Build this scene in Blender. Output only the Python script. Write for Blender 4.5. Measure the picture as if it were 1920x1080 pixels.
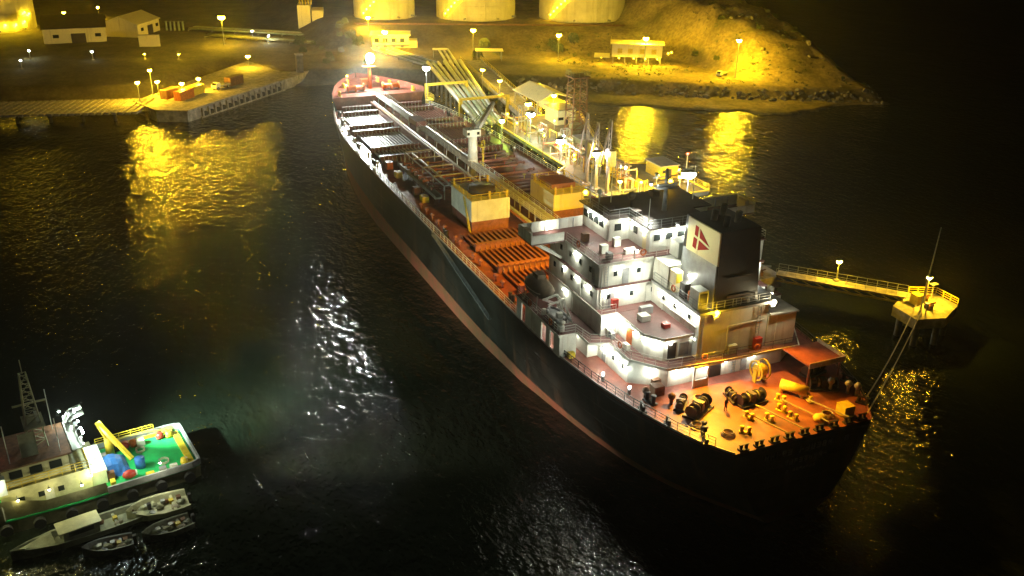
import bpy, bmesh, math, random
from mathutils import Vector, Matrix, noise
random.seed(7)
R = math.radians
scene = bpy.context.scene
for o in list(bpy.data.objects): bpy.data.objects.remove(o)
COL = scene.collection

# ------------------------------------------------------------------ camera, sky, sun, exposure
CAM = Vector((-64.24, 62.73, 64.5))
pit, rol, yaw = R(24.12), R(0.94), R(-24.02)
fw = Vector((math.cos(pit)*math.cos(yaw), math.cos(pit)*math.sin(yaw), -math.sin(pit)))
rt = Vector((math.sin(yaw), -math.cos(yaw), 0)); up = rt.cross(fw)
r2 = rt*math.cos(rol) + up*math.sin(rol); u2 = -rt*math.sin(rol) + up*math.cos(rol)
cd = bpy.data.cameras.new('camera'); cam = bpy.data.objects.new('camera', cd); COL.objects.link(cam)
M = Matrix((r2, u2, -fw)).transposed().to_4x4(); M.translation = CAM
cam.matrix_world = M
cd.sensor_width = 36; cd.lens = 1764.35/1920*36; cd.clip_start = 1; cd.clip_end = 5000
scene.camera = cam

w = bpy.data.worlds.new('World'); scene.world = w; w.use_nodes = True
nt = w.node_tree; bg = nt.nodes['Background']
sky = nt.nodes.new('ShaderNodeTexSky'); sky.sky_type = 'NISHITA'; sky.sun_disc = False
sky.sun_elevation = R(-6.0); sky.sun_rotation = R(200)
nt.links.new(sky.outputs[0], bg.inputs[0]); bg.inputs[1].default_value = 0.05
sd = bpy.data.lights.new('moonlight', 'SUN'); sd.energy = 0.004; sd.angle = R(0.5); sd.color = (1, .95, .85)
so = bpy.data.objects.new('moonlight', sd); COL.objects.link(so); so.rotation_euler = (R(45), 0, R(200))

scene.view_settings.view_transform = 'Standard'; scene.view_settings.look = 'None'
scene.view_settings.exposure = 0.6; scene.view_settings.gamma = 1; scene.view_settings.use_curve_mapping = False
cy = scene.cycles
cy.use_denoising = True; cy.max_bounces = 5; cy.diffuse_bounces = 2; cy.glossy_bounces = 3
cy.transmission_bounces = 2; cy.caustics_reflective = False; cy.caustics_refractive = False
cy.sample_clamp_indirect = 4; cy.use_light_tree = True; cy.volume_bounces = 0

# ------------------------------------------------------------------ mesh helpers
class MB:
    def __init__(s): s.v = []; s.f = []
    def add(s, vs, fs):
        b = len(s.v); s.v += [tuple(x) for x in vs]; s.f += [tuple(b+i for i in f) for f in fs]; return s
    def box(s, x0, y0, z0, x1, y1, z1):
        return s.add([(x0,y0,z0),(x1,y0,z0),(x1,y1,z0),(x0,y1,z0),(x0,y0,z1),(x1,y0,z1),(x1,y1,z1),(x0,y1,z1)],
                     [(0,3,2,1),(4,5,6,7),(0,1,5,4),(1,2,6,5),(2,3,7,6),(3,0,4,7)])
    def cbox(s, c, d): return s.box(c[0]-d[0]/2,c[1]-d[1]/2,c[2]-d[2]/2,c[0]+d[0]/2,c[1]+d[1]/2,c[2]+d[2]/2)
    def prism(s, poly, z0, z1):
        a = sum(poly[i-1][0]*poly[i][1]-poly[i][0]*poly[i-1][1] for i in range(len(poly)))
        if a < 0: poly = poly[::-1]
        n = len(poly)
        return s.add([(x,y,z0) for x,y in poly]+[(x,y,z1) for x,y in poly],
                     [tuple(range(n-1,-1,-1)), tuple(range(n,2*n))]+[(i,(i+1)%n,n+(i+1)%n,n+i) for i in range(n)])
    def frame(s, p, q):
        p, q = Vector(p), Vector(q); d = (q-p).normalized()
        a = d.cross(Vector((0,0,1)))
        if a.length < 1e-3: a = Vector((0,1,0))
        a.normalize(); return p, q, a, a.cross(d)
    def bar(s, p, q, w, h=None):
        h = h or w; p, q, a, b = s.frame(p, q)
        vs = [e+a*i*w/2+b*j*h/2 for e in (p,q) for i,j in ((-1,-1),(1,-1),(1,1),(-1,1))]
        return s.add(vs, [(0,1,2,3),(7,6,5,4),(0,4,5,1),(1,5,6,2),(2,6,7,3),(3,7,4,0)])
    def tube(s, p, q, r, n=8, rq=None):
        rq = r if rq is None else rq; p, q, a, b = s.frame(p, q)
        vs = [e+(a*math.cos(t)+b*math.sin(t))*k for e,k in ((p,r),(q,rq)) for t in [2*math.pi*i/n for i in range(n)]]
        return s.add(vs, [tuple(range(n)), tuple(range(2*n-1,n-1,-1))]+[(i,n+i,n+(i+1)%n,(i+1)%n) for i in range(n)])
    def path(s, pts, r, n=6):
        for p, q in zip(pts, pts[1:]): s.tube(p, q, r, n)
        return s
    def ball(s, c, r, n=8, m=5, sx=1, sy=1, sz=1):
        vs = [(c[0],c[1],c[2]+r*sz)]
        for j in range(1,m):
            t = math.pi*j/m
            vs += [(c[0]+sx*r*math.sin(t)*math.cos(2*math.pi*i/n), c[1]+sy*r*math.sin(t)*math.sin(2*math.pi*i/n), c[2]+sz*r*math.cos(t)) for i in range(n)]
        vs.append((c[0],c[1],c[2]-r*sz)); e = len(vs)-1
        fs = [(0,1+i,1+(i+1)%n) for i in range(n)]
        for j in range(m-2): fs += [(1+j*n+i,1+(j+1)*n+i,1+(j+1)*n+(i+1)%n,1+j*n+(i+1)%n) for i in range(n)]
        return s.add(vs, fs+[(e,1+(m-2)*n+(i+1)%n,1+(m-2)*n+i) for i in range(n)])
    def loft(s, rings, closed=True, caps=True):
        n = len(rings[0]); vs = [p for r in rings for p in r]; fs = []
        for k in range(len(rings)-1):
            for i in range(n if closed else n-1):
                fs.append((k*n+i, k*n+(i+1)%n, (k+1)*n+(i+1)%n, (k+1)*n+i))
        if caps and closed: fs += [tuple(range(n-1,-1,-1)), tuple(range((len(rings)-1)*n, len(rings)*n))]
        return s.add(vs, fs)
    def rail(s, pts, h=1.05, step=1.9, r=.035, closed=False, wires=3):
        if closed: pts = list(pts)+[pts[0]]
        for p, q in zip(pts, pts[1:]):
            p, q = Vector(p), Vector(q); n = max(1, round((q-p).length/step))
            for i in range(n+1):
                a = p.lerp(q, i/n); s.bar(a, a+Vector((0,0,h)), r*1.6)
            for k in range(1, wires+1):
                z = Vector((0,0,h*k/wires)); s.bar(p+z, q+z, r*(2 if k == wires else 1.2))
        return s
    def mesh(s, name, mat, smooth=False):
        me = bpy.data.meshes.new(name); me.from_pydata(s.v, [], s.f); me.materials.append(mat)
        if smooth: me.polygons.foreach_set('use_smooth', [True]*len(me.polygons))
        return me
    def build(s, name, mat, parent=None, smooth=False, loc=None):
        return put(name, s.mesh(name, mat, smooth), parent, loc)

def put(name, me, parent=None, loc=None, rz=0):
    o = bpy.data.objects.new(name, me); COL.objects.link(o)
    if parent: o.parent = parent
    if loc: o.location = loc
    if rz: o.rotation_euler[2] = rz
    return o
def tag(o, label=None, cat=None, group=None, kind=None):
    if label: o['label'] = label
    if cat: o['category'] = cat
    if group: o['group'] = group
    if kind: o['kind'] = kind
    return o
def thing(name, label, cat, loc=(0,0,0), rz=0, group=None):
    o = bpy.data.objects.new(name, None); COL.objects.link(o); o.empty_display_size = .5
    o.location = loc; o.rotation_euler[2] = rz
    return tag(o, label, cat, group)
def lerp(x, tab):
    if x <= tab[0][0]: return tab[0][1]
    for (a, u), (b, v) in zip(tab, tab[1:]):
        if x <= b: return u+(v-u)*(x-a)/(b-a)
    return tab[-1][1]
def sst(a, b, x):
    t = min(1, max(0, (x-a)/(b-a))); return t*t*(3-2*t)

# ------------------------------------------------------------------ materials
MATS = {}
def mat(name, col, rough=.6, metal=0, var=.25, scale=1.5, bump=0, col2=None, spec=.4):
    m = bpy.data.materials.new(name); m.use_nodes = True; t = m.node_tree; b = t.nodes['Principled BSDF']
    b.inputs['Roughness'].default_value = rough; b.inputs['Metallic'].default_value = metal
    b.inputs['Specular IOR Level'].default_value = spec
    co = t.nodes.new('ShaderNodeTexCoord'); n = t.nodes.new('ShaderNodeTexNoise')
    n.inputs['Scale'].default_value = scale; n.inputs['Detail'].default_value = 6; n.inputs['Roughness'].default_value = .65
    t.links.new(co.outputs['Object'], n.inputs['Vector'])
    r = t.nodes.new('ShaderNodeValToRGB'); r.color_ramp.elements[0].position = .35; r.color_ramp.elements[1].position = .68
    c2 = col2 or tuple(c*(1-var) for c in col); c1 = tuple(min(1, c*(1+var*.4)) for c in col)
    r.color_ramp.elements[0].color = (*c2, 1); r.color_ramp.elements[1].color = (*c1, 1)
    t.links.new(n.outputs['Fac'], r.inputs['Fac']); t.links.new(r.outputs['Color'], b.inputs['Base Color'])
    if bump:
        bp = t.nodes.new('ShaderNodeBump'); bp.inputs['Strength'].default_value = 1; bp.inputs['Distance'].default_value = bump
        t.links.new(n.outputs['Fac'], bp.inputs['Height']); t.links.new(bp.outputs['Normal'], b.inputs['Normal'])
    MATS[name] = m; return m
def glow(col, s):
    k = f'lamp_glass_{col}_{s:.0f}'
    if k in MATS: return MATS[k]
    m = bpy.data.materials.new('lamp_glass'); m.use_nodes = True; t = m.node_tree; b = t.nodes['Principled BSDF']
    b.inputs['Base Color'].default_value = (.8,.8,.8,1)
    b.inputs['Emission Color'].default_value = (*col, 1); b.inputs['Emission Strength'].default_value = s
    MATS[k] = m; return m
SOD = (1, .58, .02); SODY = (1, .64, .015); ORA = (1, .42, .015); WHT = (.92, 1, .90); COOL = (.80, 1, .92); GRN = (.62, 1, .08)

deckred = mat('deck_paint_red', (.27,.075,.05), .5, var=.4, scale=.6, bump=.02)
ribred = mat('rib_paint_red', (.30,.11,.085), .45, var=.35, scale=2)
ribpale = mat('pale_and_floodlit_paint', (.50,.46,.43), .45, var=.4, scale=2)
girder = mat('girder_paint', (.17,.062,.055), .5, var=.4, scale=1)
white = mat('white_paint', (.72,.73,.64), .45, var=.22, scale=.5, bump=.006)
cream = mat('cream_paint', (.82,.74,.42), .45, var=.08, scale=.5)
housed = mat('deck_paint_maroon', (.13,.05,.042), .55, var=.35, scale=.7)
roofd = mat('roof_paint_dark', (.05,.035,.03), .65, var=.4, scale=.5)
hullb = mat('hull_paint_black', (.028,.029,.024), .38, var=.6, scale=.25, bump=.01)
boot = mat('boot_topping_red', (.27,.07,.045), .55, var=.5, scale=.5, col2=(.18,.11,.05))
blackp = mat('black_paint', (.016,.014,.012), .45, var=.4, scale=.7)
steel = mat('dark_steel', (.05,.045,.045), .45, .3, var=.4, scale=3)
grey = mat('grey_steel', (.32,.33,.33), .45, .2, var=.3, scale=1.2)
pipew = mat('pipe_silver', (.52,.52,.46), .38, .3, var=.3, scale=1.5)
pipeg = mat('pipe_green', (.30,.36,.24), .45, var=.3, scale=1)
yel = mat('yellow_paint', (.70,.52,.04), .45, var=.25, scale=2)
orgp = mat('orange_paint', (.55,.14,.03), .45, var=.35, scale=2)
redp = mat('red_paint', (.45,.045,.03), .4, var=.3, scale=3)
logor = mat('emblem_red', (.45,.010,.006), .9, var=.08, scale=3)
bluep = mat('blue_tarpaulin', (.03,.17,.50), .6, var=.45, scale=1.3, bump=.08)
greend = mat('green_deck_paint', (.02,.46,.12), .5, var=.25, scale=.8)
glass = mat('dark_glass', (.015,.02,.02), .08, var=.1)
concj = mat('concrete_stained', (.15,.14,.11), .8, var=.55, scale=.35, bump=.04)
conc = mat('concrete', (.34,.31,.26), .85, var=.45, scale=.7, bump=.03)
concd = mat('concrete_wet', (.12,.11,.09), .7, var=.5, scale=.8, bump=.05)
rope = mat('rope_fibre', (.42,.36,.27), .9, var=.3, scale=8)
tankp = mat('tank_paint', (.74,.70,.56), .5, var=.18, scale=.25)
rust = mat('rusty_steel', (.20,.09,.04), .7, var=.5, scale=1.5)
olive = mat('olive_paint', (.22,.21,.11), .6, var=.4, scale=1)
rubber = mat('rubber', (.025,.025,.025), .8, var=.3, scale=4)
skin = mat('skin', (.30,.17,.11), .6, var=.1)
navy = mat('dark_coverall', (.02,.02,.03), .8, var=.2, scale=6)
leaf = mat('leaf_green', (.07,.09,.025), .7, var=.5, scale=2)
bark = mat('bark', (.10,.07,.045), .9, var=.4, scale=6)
tan = mat('tan_gelcoat', (.50,.49,.30), .5, var=.3, scale=1)

def streaks(m, col, amt=.6, lo=.56, hi=.74, sc=(1.3,1.3,.10)):
    t = m.node_tree; b = t.nodes['Principled BSDF']; co = t.nodes.new('ShaderNodeTexCoord'); mp = t.nodes.new('ShaderNodeMapping'); mp.inputs['Scale'].default_value = sc
    n = t.nodes.new('ShaderNodeTexNoise'); n.inputs['Scale'].default_value = 1; n.inputs['Detail'].default_value = 5
    t.links.new(co.outputs['Object'], mp.inputs[0]); t.links.new(mp.outputs[0], n.inputs['Vector'])
    mr = t.nodes.new('ShaderNodeMapRange'); mr.inputs[1].default_value = lo; mr.inputs[2].default_value = hi; mr.inputs[4].default_value = amt
    t.links.new(n.outputs['Fac'], mr.inputs[0]); old = b.inputs['Base Color'].links[0].from_socket
    mx = t.nodes.new('ShaderNodeMix'); mx.data_type = 'RGBA'; t.links.new(mr.outputs[0], mx.inputs[0]); t.links.new(old, mx.inputs[6]); mx.inputs[7].default_value = (*col,1)
    t.links.new(mx.outputs[2], b.inputs['Base Color'])
def seams(m, sx, sz, depth):
    t = m.node_tree; b = t.nodes['Principled BSDF']; co = t.nodes.new('ShaderNodeTexCoord'); sp = t.nodes.new('ShaderNodeSeparateXYZ'); cb = t.nodes.new('ShaderNodeCombineXYZ')
    t.links.new(co.outputs['Object'], sp.inputs[0]); t.links.new(sp.outputs['X'], cb.inputs['X']); t.links.new(sp.outputs['Z'], cb.inputs['Y'])
    br = t.nodes.new('ShaderNodeTexBrick'); br.inputs['Scale'].default_value = 1; br.inputs['Brick Width'].default_value = sx; br.inputs['Row Height'].default_value = sz; br.inputs['Mortar Size'].default_value = .05; br.inputs['Mortar Smooth'].default_value = .6
    t.links.new(cb.outputs[0], br.inputs['Vector']); bp = t.nodes.new('ShaderNodeBump'); bp.invert = True; bp.inputs['Distance'].default_value = depth
    t.links.new(br.outputs['Fac'], bp.inputs['Height'])
    ol = b.inputs['Normal'].links
    if ol: t.links.new(ol[0].from_socket, bp.inputs['Normal'])
    t.links.new(bp.outputs['Normal'], b.inputs['Normal'])
streaks(white, (.33,.22,.12), .5); streaks(cream, (.40,.30,.14), .4); streaks(hullb, (.10,.06,.035), .75, .54, .72, (.5,.5,.06)); seams(hullb, 9, 2.4, .05)
streaks(boot, (.13,.09,.05), .7, .5, .7, (.4,.4,.1)); streaks(tankp, (.30,.24,.12), .5, .5, .75, (.5,.5,.05)); streaks(conc, (.10,.09,.07), .7, .5, .7, (.5,.5,.5))
streaks(deckred, (.14,.055,.035), .55, .52, .66, (.22,.22,.22)); streaks(deckred, (.36,.17,.11), .5, .56, .7, (.6,.6,.6)); streaks(housed, (.09,.05,.05), .6, .5, .7, (.5,.5,.5))
dull = mat('weathered_gelcoat', (.30,.31,.22), .6, var=.4, scale=1.2)
# ground: sand, dirt and scrub
def ground_mat():
    m = mat('dirt_ground', (.33,.27,.16), .9, var=.5, scale=.12, bump=.25, col2=(.14,.12,.06))
    t = m.node_tree; b = t.nodes['Principled BSDF']
    co = t.nodes.new('ShaderNodeTexCoord'); n = t.nodes.new('ShaderNodeTexNoise'); n.inputs['Scale'].default_value = .9; n.inputs['Detail'].default_value = 8
    t.links.new(co.outputs['Object'], n.inputs['Vector'])
    old = b.inputs['Base Color'].links[0].from_socket
    mx = t.nodes.new('ShaderNodeMix'); mx.data_type = 'RGBA'; mx.blend_type = 'MULTIPLY'; mx.inputs[0].default_value = .6
    rp = t.nodes.new('ShaderNodeValToRGB'); rp.color_ramp.elements[0].position = .4; rp.color_ramp.elements[1].position = .6
    rp.color_ramp.elements[0].color = (.45,.42,.35,1); rp.color_ramp.elements[1].color = (1,1,1,1)
    t.links.new(n.outputs['Fac'], rp.inputs[0]); t.links.new(old, mx.inputs[6]); t.links.new(rp.outputs[0], mx.inputs[7])
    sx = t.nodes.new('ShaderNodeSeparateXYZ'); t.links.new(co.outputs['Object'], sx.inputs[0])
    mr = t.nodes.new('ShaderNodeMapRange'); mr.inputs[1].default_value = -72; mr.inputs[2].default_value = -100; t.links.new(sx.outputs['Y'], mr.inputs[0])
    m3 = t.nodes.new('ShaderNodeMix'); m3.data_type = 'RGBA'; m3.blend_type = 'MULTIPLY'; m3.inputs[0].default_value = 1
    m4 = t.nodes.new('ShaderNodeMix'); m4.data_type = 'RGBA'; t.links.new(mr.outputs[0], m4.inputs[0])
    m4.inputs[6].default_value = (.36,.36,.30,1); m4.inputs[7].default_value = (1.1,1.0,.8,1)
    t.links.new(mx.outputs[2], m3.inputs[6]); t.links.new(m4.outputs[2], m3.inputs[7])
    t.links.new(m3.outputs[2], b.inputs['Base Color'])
    return m
dirt = ground_mat()
def sea_mat():
    m = bpy.data.materials.new('sea_water'); m.use_nodes = True; t = m.node_tree; b = t.nodes['Principled BSDF']
    b.inputs['Base Color'].default_value = (.009,.013,.008,1); b.inputs['Roughness'].default_value = .06; b.inputs['IOR'].default_value = 1.333
    co = t.nodes.new('ShaderNodeTexCoord')
    def nz(sc, det, rot, sx):
        mp = t.nodes.new('ShaderNodeMapping'); mp.inputs['Rotation'].default_value = (0,0,rot); mp.inputs['Scale'].default_value = (sx,1,1)
        n = t.nodes.new('ShaderNodeTexNoise'); n.inputs['Scale'].default_value = sc; n.inputs['Detail'].default_value = det; n.inputs['Roughness'].default_value = .55
        t.links.new(co.outputs['Object'], mp.inputs[0]); t.links.new(mp.outputs[0], n.inputs['Vector']); return n.outputs['Fac']
    def mul(a, k):
        x = t.nodes.new('ShaderNodeMath'); x.operation = 'MULTIPLY'; t.links.new(a, x.inputs[0]); x.inputs[1].default_value = k; return x.outputs[0]
    def addn(a, c):
        x = t.nodes.new('ShaderNodeMath'); x.operation = 'ADD'; t.links.new(a, x.inputs[0]); t.links.new(c, x.inputs[1]); return x.outputs[0]
    h = addn(addn(mul(nz(.12,2,.4,.7),.34), mul(nz(.72,2.5,.7,.6),.36)), mul(nz(2.0,2,-.3,.7),.12))
    mr = t.nodes.new('ShaderNodeMapRange'); mr.inputs[1].default_value = .35; mr.inputs[2].default_value = .62; mr.inputs[3].default_value = .75; mr.inputs[4].default_value = 1.2
    t.links.new(nz(.028,3,.2,.5), mr.inputs[0]); mm = t.nodes.new('ShaderNodeMath'); mm.operation = 'MULTIPLY'; t.links.new(h, mm.inputs[0]); t.links.new(mr.outputs[0], mm.inputs[1]); h = mm.outputs[0]
    bp = t.nodes.new('ShaderNodeBump'); bp.inputs['Strength'].default_value = 1; bp.inputs['Distance'].default_value = 1.0
    t.links.new(h, bp.inputs['Height']); t.links.new(bp.outputs['Normal'], b.inputs['Normal'])
    return m
sea = sea_mat()

# ------------------------------------------------------------------ sea and ground
tag(MB().add([(-900,-1500,0),(2500,-1500,0),(2500,1500,0),(-900,1500,0)], [(0,1,2,3)]).build('sea', sea), kind='structure')
COAST = [(-1500,1900),(-400,760),(-230,430),(-192,310),(-176,232),(-166,176),(-158,149),(-122,166),(-100,180),(-72,197),(-36,222),(-20,232),(8,236),(14,256),(20,265),(36,247),(54,230),(90,240),(140,256),(400,310),(1500,500)]
def height(x, y):
    s = x-lerp(y, COAST)
    n = noise.noise((x*.13, y*.13, 0)); n2 = noise.noise((x*.45, y*.45, 5))
    if s < 0:
        h = max(-4, s*.3-.25)
        sh = sst(-150,-118,y)*sst(-58,-72,y)*17
        if sh > 0 and s > -sh*(1.0+.25*n): h = max(h, .28+.12*n+min(0, (s+sh)*.05)*0)
        return h
    h = .35+2.9*sst(4,10,s)
    l = 296+.43*(y+45)
    my = sst(-142,-126,y)*sst(-8,-26,y)
    h += my*6.3*sst(l-40, l-12, x)
    hl = sst(-92,-118,y)*sst(9,52,s)*18.5*(1-.35*sst(-118,-160,y)*(1-sst(40,80,s)))*(1-my)
    gl = abs(noise.noise((x*.05+y*.11, y*.02-x*.03, 9)))
    h += hl*(1+.12*n-.22*max(0,.35-gl))+hl*.07*n2
    if s > 9: h += .15*n2
    return h
xs = [120+1.8*i for i in range(int(260/1.8))]; xs += [xs[-1]+12*1.25**i for i in range(1,22)]
ys = [-230+1.8*i for i in range(int(360/1.8))]
ys = [ys[0]-10*1.3**i for i in range(16,0,-1)]+ys+[ys[-1]+10*1.3**i for i in range(1,17)]
g = MB(); nx = len(xs)
g.v = [(x,y,height(x,y)) for y in ys for x in xs]
g.f = [(j*nx+i,j*nx+i+1,(j+1)*nx+i+1,(j+1)*nx+i) for j in range(len(ys)-1) for i in range(nx-1)]
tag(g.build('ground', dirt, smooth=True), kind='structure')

# ------------------------------------------------------------------ lamps
def bulb_strength(power, r): return power/(4*math.pi**2*r*r)
def shine(parent, c, col, power, radius):       # the light a lamp throws, just under its glass
    l = bpy.data.lights.new('lamp_light', 'POINT'); l.energy = power; l.color = col; l.shadow_soft_size = radius
    o = bpy.data.objects.new('lamp_light', l); COL.objects.link(o); o.parent = parent; o.location = c; return o
def bulb(parent, c, r, col, power, name='bulb', n=8, m=6):
    if r > .6: return MB().ball(c, r, n, m).build(name, glow(col, bulb_strength(power, r)), parent, True)
    o = MB().ball(c, r, n, m).build(name, glow(col, min(30, bulb_strength(power, r))), parent, True)
    shine(parent, (c[0],c[1],c[2]-r*1.35-.03), col, power, r*.3); return o
LR = random.Random(21)
def lamp_post(x, y, zg, h, col, power, label, group, r=.55, arm=0, ang=0, heads=1):
    t = thing('lamp_post', label, 'lamp post', (x,y,zg), ang, group)
    r *= LR.uniform(1.05,1.4); col = (col[0], col[1]*LR.uniform(.93,1.05), col[2])
    MB().tube((0,0,-.3), (0,0,h+.1), .14, 8, .09).build('pole', grey, t)
    hd = MB().loft([[(-r*1.25,-r*.85,h+r*.45),(r*1.25,-r*.85,h+r*.45),(r*1.25,r*.85,h+r*.45),(-r*1.25,r*.85,h+r*.45)],[(-r*.5,-r*.4,h+r*.85),(r*.5,-r*.4,h+r*.85),(r*.5,r*.4,h+r*.85),(-r*.5,r*.4,h+r*.85)]])
    if arm: hd.bar((0,0,h+r+.1), (arm,0,h+r+.1), .12)
    hd.build('lamp_head', steel, t)
    bo = MB().ball((arm,0,h), r, 8, 5, 1.15, .8, .62).build('bulb', glow(col, bulb_strength(power, r*.85)), t, True)
    t.rotation_euler[2] = LR.uniform(0,6.28)
    MB().box(-.35,-.35,-.3,.35,.35,.25).build('base', conc, t)
    return t
def spot(name, parent, loc, target, col, power, size, blend=.4, radius=.4):
    l = bpy.data.lights.new(name, 'SPOT'); l.energy = power; l.color = col; l.spot_size = R(size); l.spot_blend = blend; l.shadow_soft_size = radius
    o = bpy.data.objects.new(name, l); COL.objects.link(o); o.parent = parent; o.location = loc
    o.rotation_euler = (Vector(target)-Vector(loc)).to_track_quat('-Z', 'Y').to_euler(); return o

# ================================================================== THE TANKER
D = 10.24
ship = thing('oil_tanker', 'long black hulled oil tanker with red deck and white superstructure moored at the jetty', 'tanker')
HD = [(0,9.1),(3,11),(6,12.4),(12,14.2),(18,15.4),(26,16.4),(34,16.6),(105,16.5),(125,16),(136,15.2),(148,13.7),(158,11.6),(166,9),(172,6.2),(176,3.6),(178.5,1.8),(180,.25)]
HW = [(0,3.0),(3,5.0),(5,6.4),(9,8.9),(14,11.1),(21,12.9),(29,14.2),(38,15.5),(50,16.3),(60,16.5),(105,16.5),(118,16),(130,14.9),(141,13.2),(152,10),(160,7.0),(167,4.0),(172,1.8),(175,.25)]
ST = [0,1.5,3,5,7,9,12,15,18,22,26,30,34,38,44,50,60,75,90,105,112,118,124,130,136,142,148,153,157.5,158,162,166,170,173,175.5,178,179.4,180]
def ztop(x): return D if x < 157.7 else 13.4
def zboot(x): return 1.25+2.2*min(1,x/120)
def xw(x): return x if x < 120 else 120+(x-120)*(174.6-120)/60
def hull_pt(x, t, side):      # t 0 keel-side (below water) .. 1 deck
    zt = ztop(x); z = -2+(zt+2)*t; u = max(0,(z)/zt)
    p = 1 if x < 20 else .55 if x < 110 else 1.35
    if x < 40: u = u**.6
    elif x > 110: u = u**1.35
    xx = xw(x)+(x-xw(x))*(max(0,z)/zt if z > 0 else 0)
    hb = lerp(xw(x), HW)*(1-u)+lerp(x, HD)*u
    if x == 180: hb = .15
    return (xx, side*hb, z)
def hull_strip(mb, side, lo, hi, n):
    rows = []
    for x in ST:
        a, b = lo(x), hi(x); rows.append([hull_pt(x, a+(b-a)*k/n, side) for k in range(n+1)])
    mb.loft(rows if side > 0 else [r[::-1] for r in rows], closed=False)
tb = lambda x: (zboot(x)+2)/(ztop(x)+2)
h1 = MB(); b1 = MB()
for sd_ in (1,-1):
    hull_strip(h1, sd_, tb, lambda x: 1, 7); hull_strip(b1, sd_, lambda x: 0, tb, 4)
for mb, lo, hi in ((h1, tb(0), 1), (b1, 0, tb(0))):      # transom
    pl = [hull_pt(0, lo+(hi-lo)*k/6, 1) for k in range(7)]; pr_ = [hull_pt(0, lo+(hi-lo)*k/6, -1) for k in range(7)]
    mb.loft([pr_, pl], closed=False)
hull = h1.build('hull', hullb, ship, True); b1.build('boot_topping', boot, ship, True)
for o_ in (hull,):
    pass
# main deck and forecastle deck
stA = [x for x in ST if x <= 157.5]; 
pol = [(x, lerp(x,HD)-.04) for x in stA]+[(158.2, lerp(158,HD)-.04)]
MB().prism(pol+[(x,-y) for x,y in pol[::-1]], D-.25, D).build('main_deck', deckred, ship)
stF = [x for x in ST if x >= 158]; pol = [(x, max(.1,lerp(x,HD)-.05)) for x in stF]
MB().prism(pol+[(x,-y) for x,y in pol[::-1]], 12.95, 13.2).build('forecastle_deck', deckred, ship)
MB().box(158.05,-11.4,D,158.3,11.4,13.19).build('forecastle_bulkhead', deckred, ship)
# bulwark round the bow
bw = MB()
for s_ in (1,-1):
    rr = [[(x, s_*max(.12,lerp(x,HD)+.02), z) for z in (13.2,14.4)] for x in stF]
    bw.loft(rr, closed=False)
    bw.loft([[(x-.05, s_*max(.05,lerp(x,HD)-.12), z) for z in (13.2,14.4)] for x in stF], closed=False)
bw.build('bow_bulwark', deckred, ship)
# fishplate strip and deck-edge rails
for s_ in (1,-1):
    fp = MB()
    for a, b in zip(ST, ST[1:]):
        if b <= 157.6: fp.bar((a, s_*(lerp(a,HD)-.12), D+.11), (b, s_*(lerp(b,HD)-.12), D+.11), .12, .22)
    fp.build('gunwale_bar', ribpale if s_ > 0 else ribred, ship)  # port bar is pale: foremast floodlight painted into its colour
    rl = MB().rail([(x, s_*(lerp(x,HD)-.3), D) for x in (38.6,50,60,70,80,90,100,108,116,124,132,140,148,157)], 1.15, 1.8, .04)
    rl.build('guard_rail', white, ship)
    MB().rail([(x, s_*(lerp(x,HD)-.35), D) for x in (2,6,9,12,15,18,22,25)], 1.1, 1.6, .035).build('guard_rail', steel, ship)

# transverse girders, longitudinal ribs on deck
GX = [155.5,150.3,138,133,119.2,112.4,61,52,44.5]
gm = {}
for s_ in (1,-1):
    for gx in GX:
        y1 = min(13.2, lerp(gx,HD)-2.2); y0 = 2.6
        m_ = MB().box(gx-.22,s_*y0,D,gx+.22,s_*y1,D+1.15).box(gx-.5,s_*y0,D+1.15,gx+.5,s_*y1,D+1.27)
        gobj = m_.build('deck_girder', girder if gx > 70 else ribred, ship)
        br = MB(); k = int((y1-y0)/.85)
        for i in range(k):
            y = s_*(y0+.5+i*.85); br.add([(gx-.23,y-.06,D),(gx-1.0,y-.06,D),(gx-.23,y-.06,D+1.0),(gx-.23,y+.06,D),(gx-1.0,y+.06,D),(gx-.23,y+.06,D+1.0)],[(0,1,2),(5,4,3),(0,3,4,1),(1,4,5,2),(2,5,3,0)])
            br.box(gx-.62,y-.1,D+1.27,gx-.42,y+.1,D+1.42)
        tag(br.build('bracket', ribpale if gx > 70 else ribred, gobj), kind='stuff')
def rib_mesh(L, m_):
    return MB().box(0,-.05,0,L,.05,.42).box(0,-.17,.42,L,.17,.5).mesh('deck_rib', m_)
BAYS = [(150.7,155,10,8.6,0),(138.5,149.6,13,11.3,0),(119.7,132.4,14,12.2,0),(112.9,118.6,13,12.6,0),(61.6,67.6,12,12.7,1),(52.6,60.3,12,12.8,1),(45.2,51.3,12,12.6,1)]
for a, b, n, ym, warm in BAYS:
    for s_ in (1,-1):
        me = rib_mesh(b-a, ribred if warm or s_ < 0 else ribpale)  # port forward ribs paler: white flood highlights put into their paint
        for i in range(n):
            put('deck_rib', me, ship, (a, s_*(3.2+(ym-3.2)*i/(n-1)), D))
# starboard transverse pipes amidships
for i in range(16):
    x = 79.5+i*1.95
    if abs(x-98) < 2.5: continue
    MB().tube((x,-3.2,D+.7),(x,-12.4,D+.7),.2,8).box(x-.12,-4.2,D,x+.12,-3.9,D+.6).box(x-.12,-11.6,D,x+.12,-11.3,D+.6).build('cross_pipe', girder, ship, True)

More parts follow.
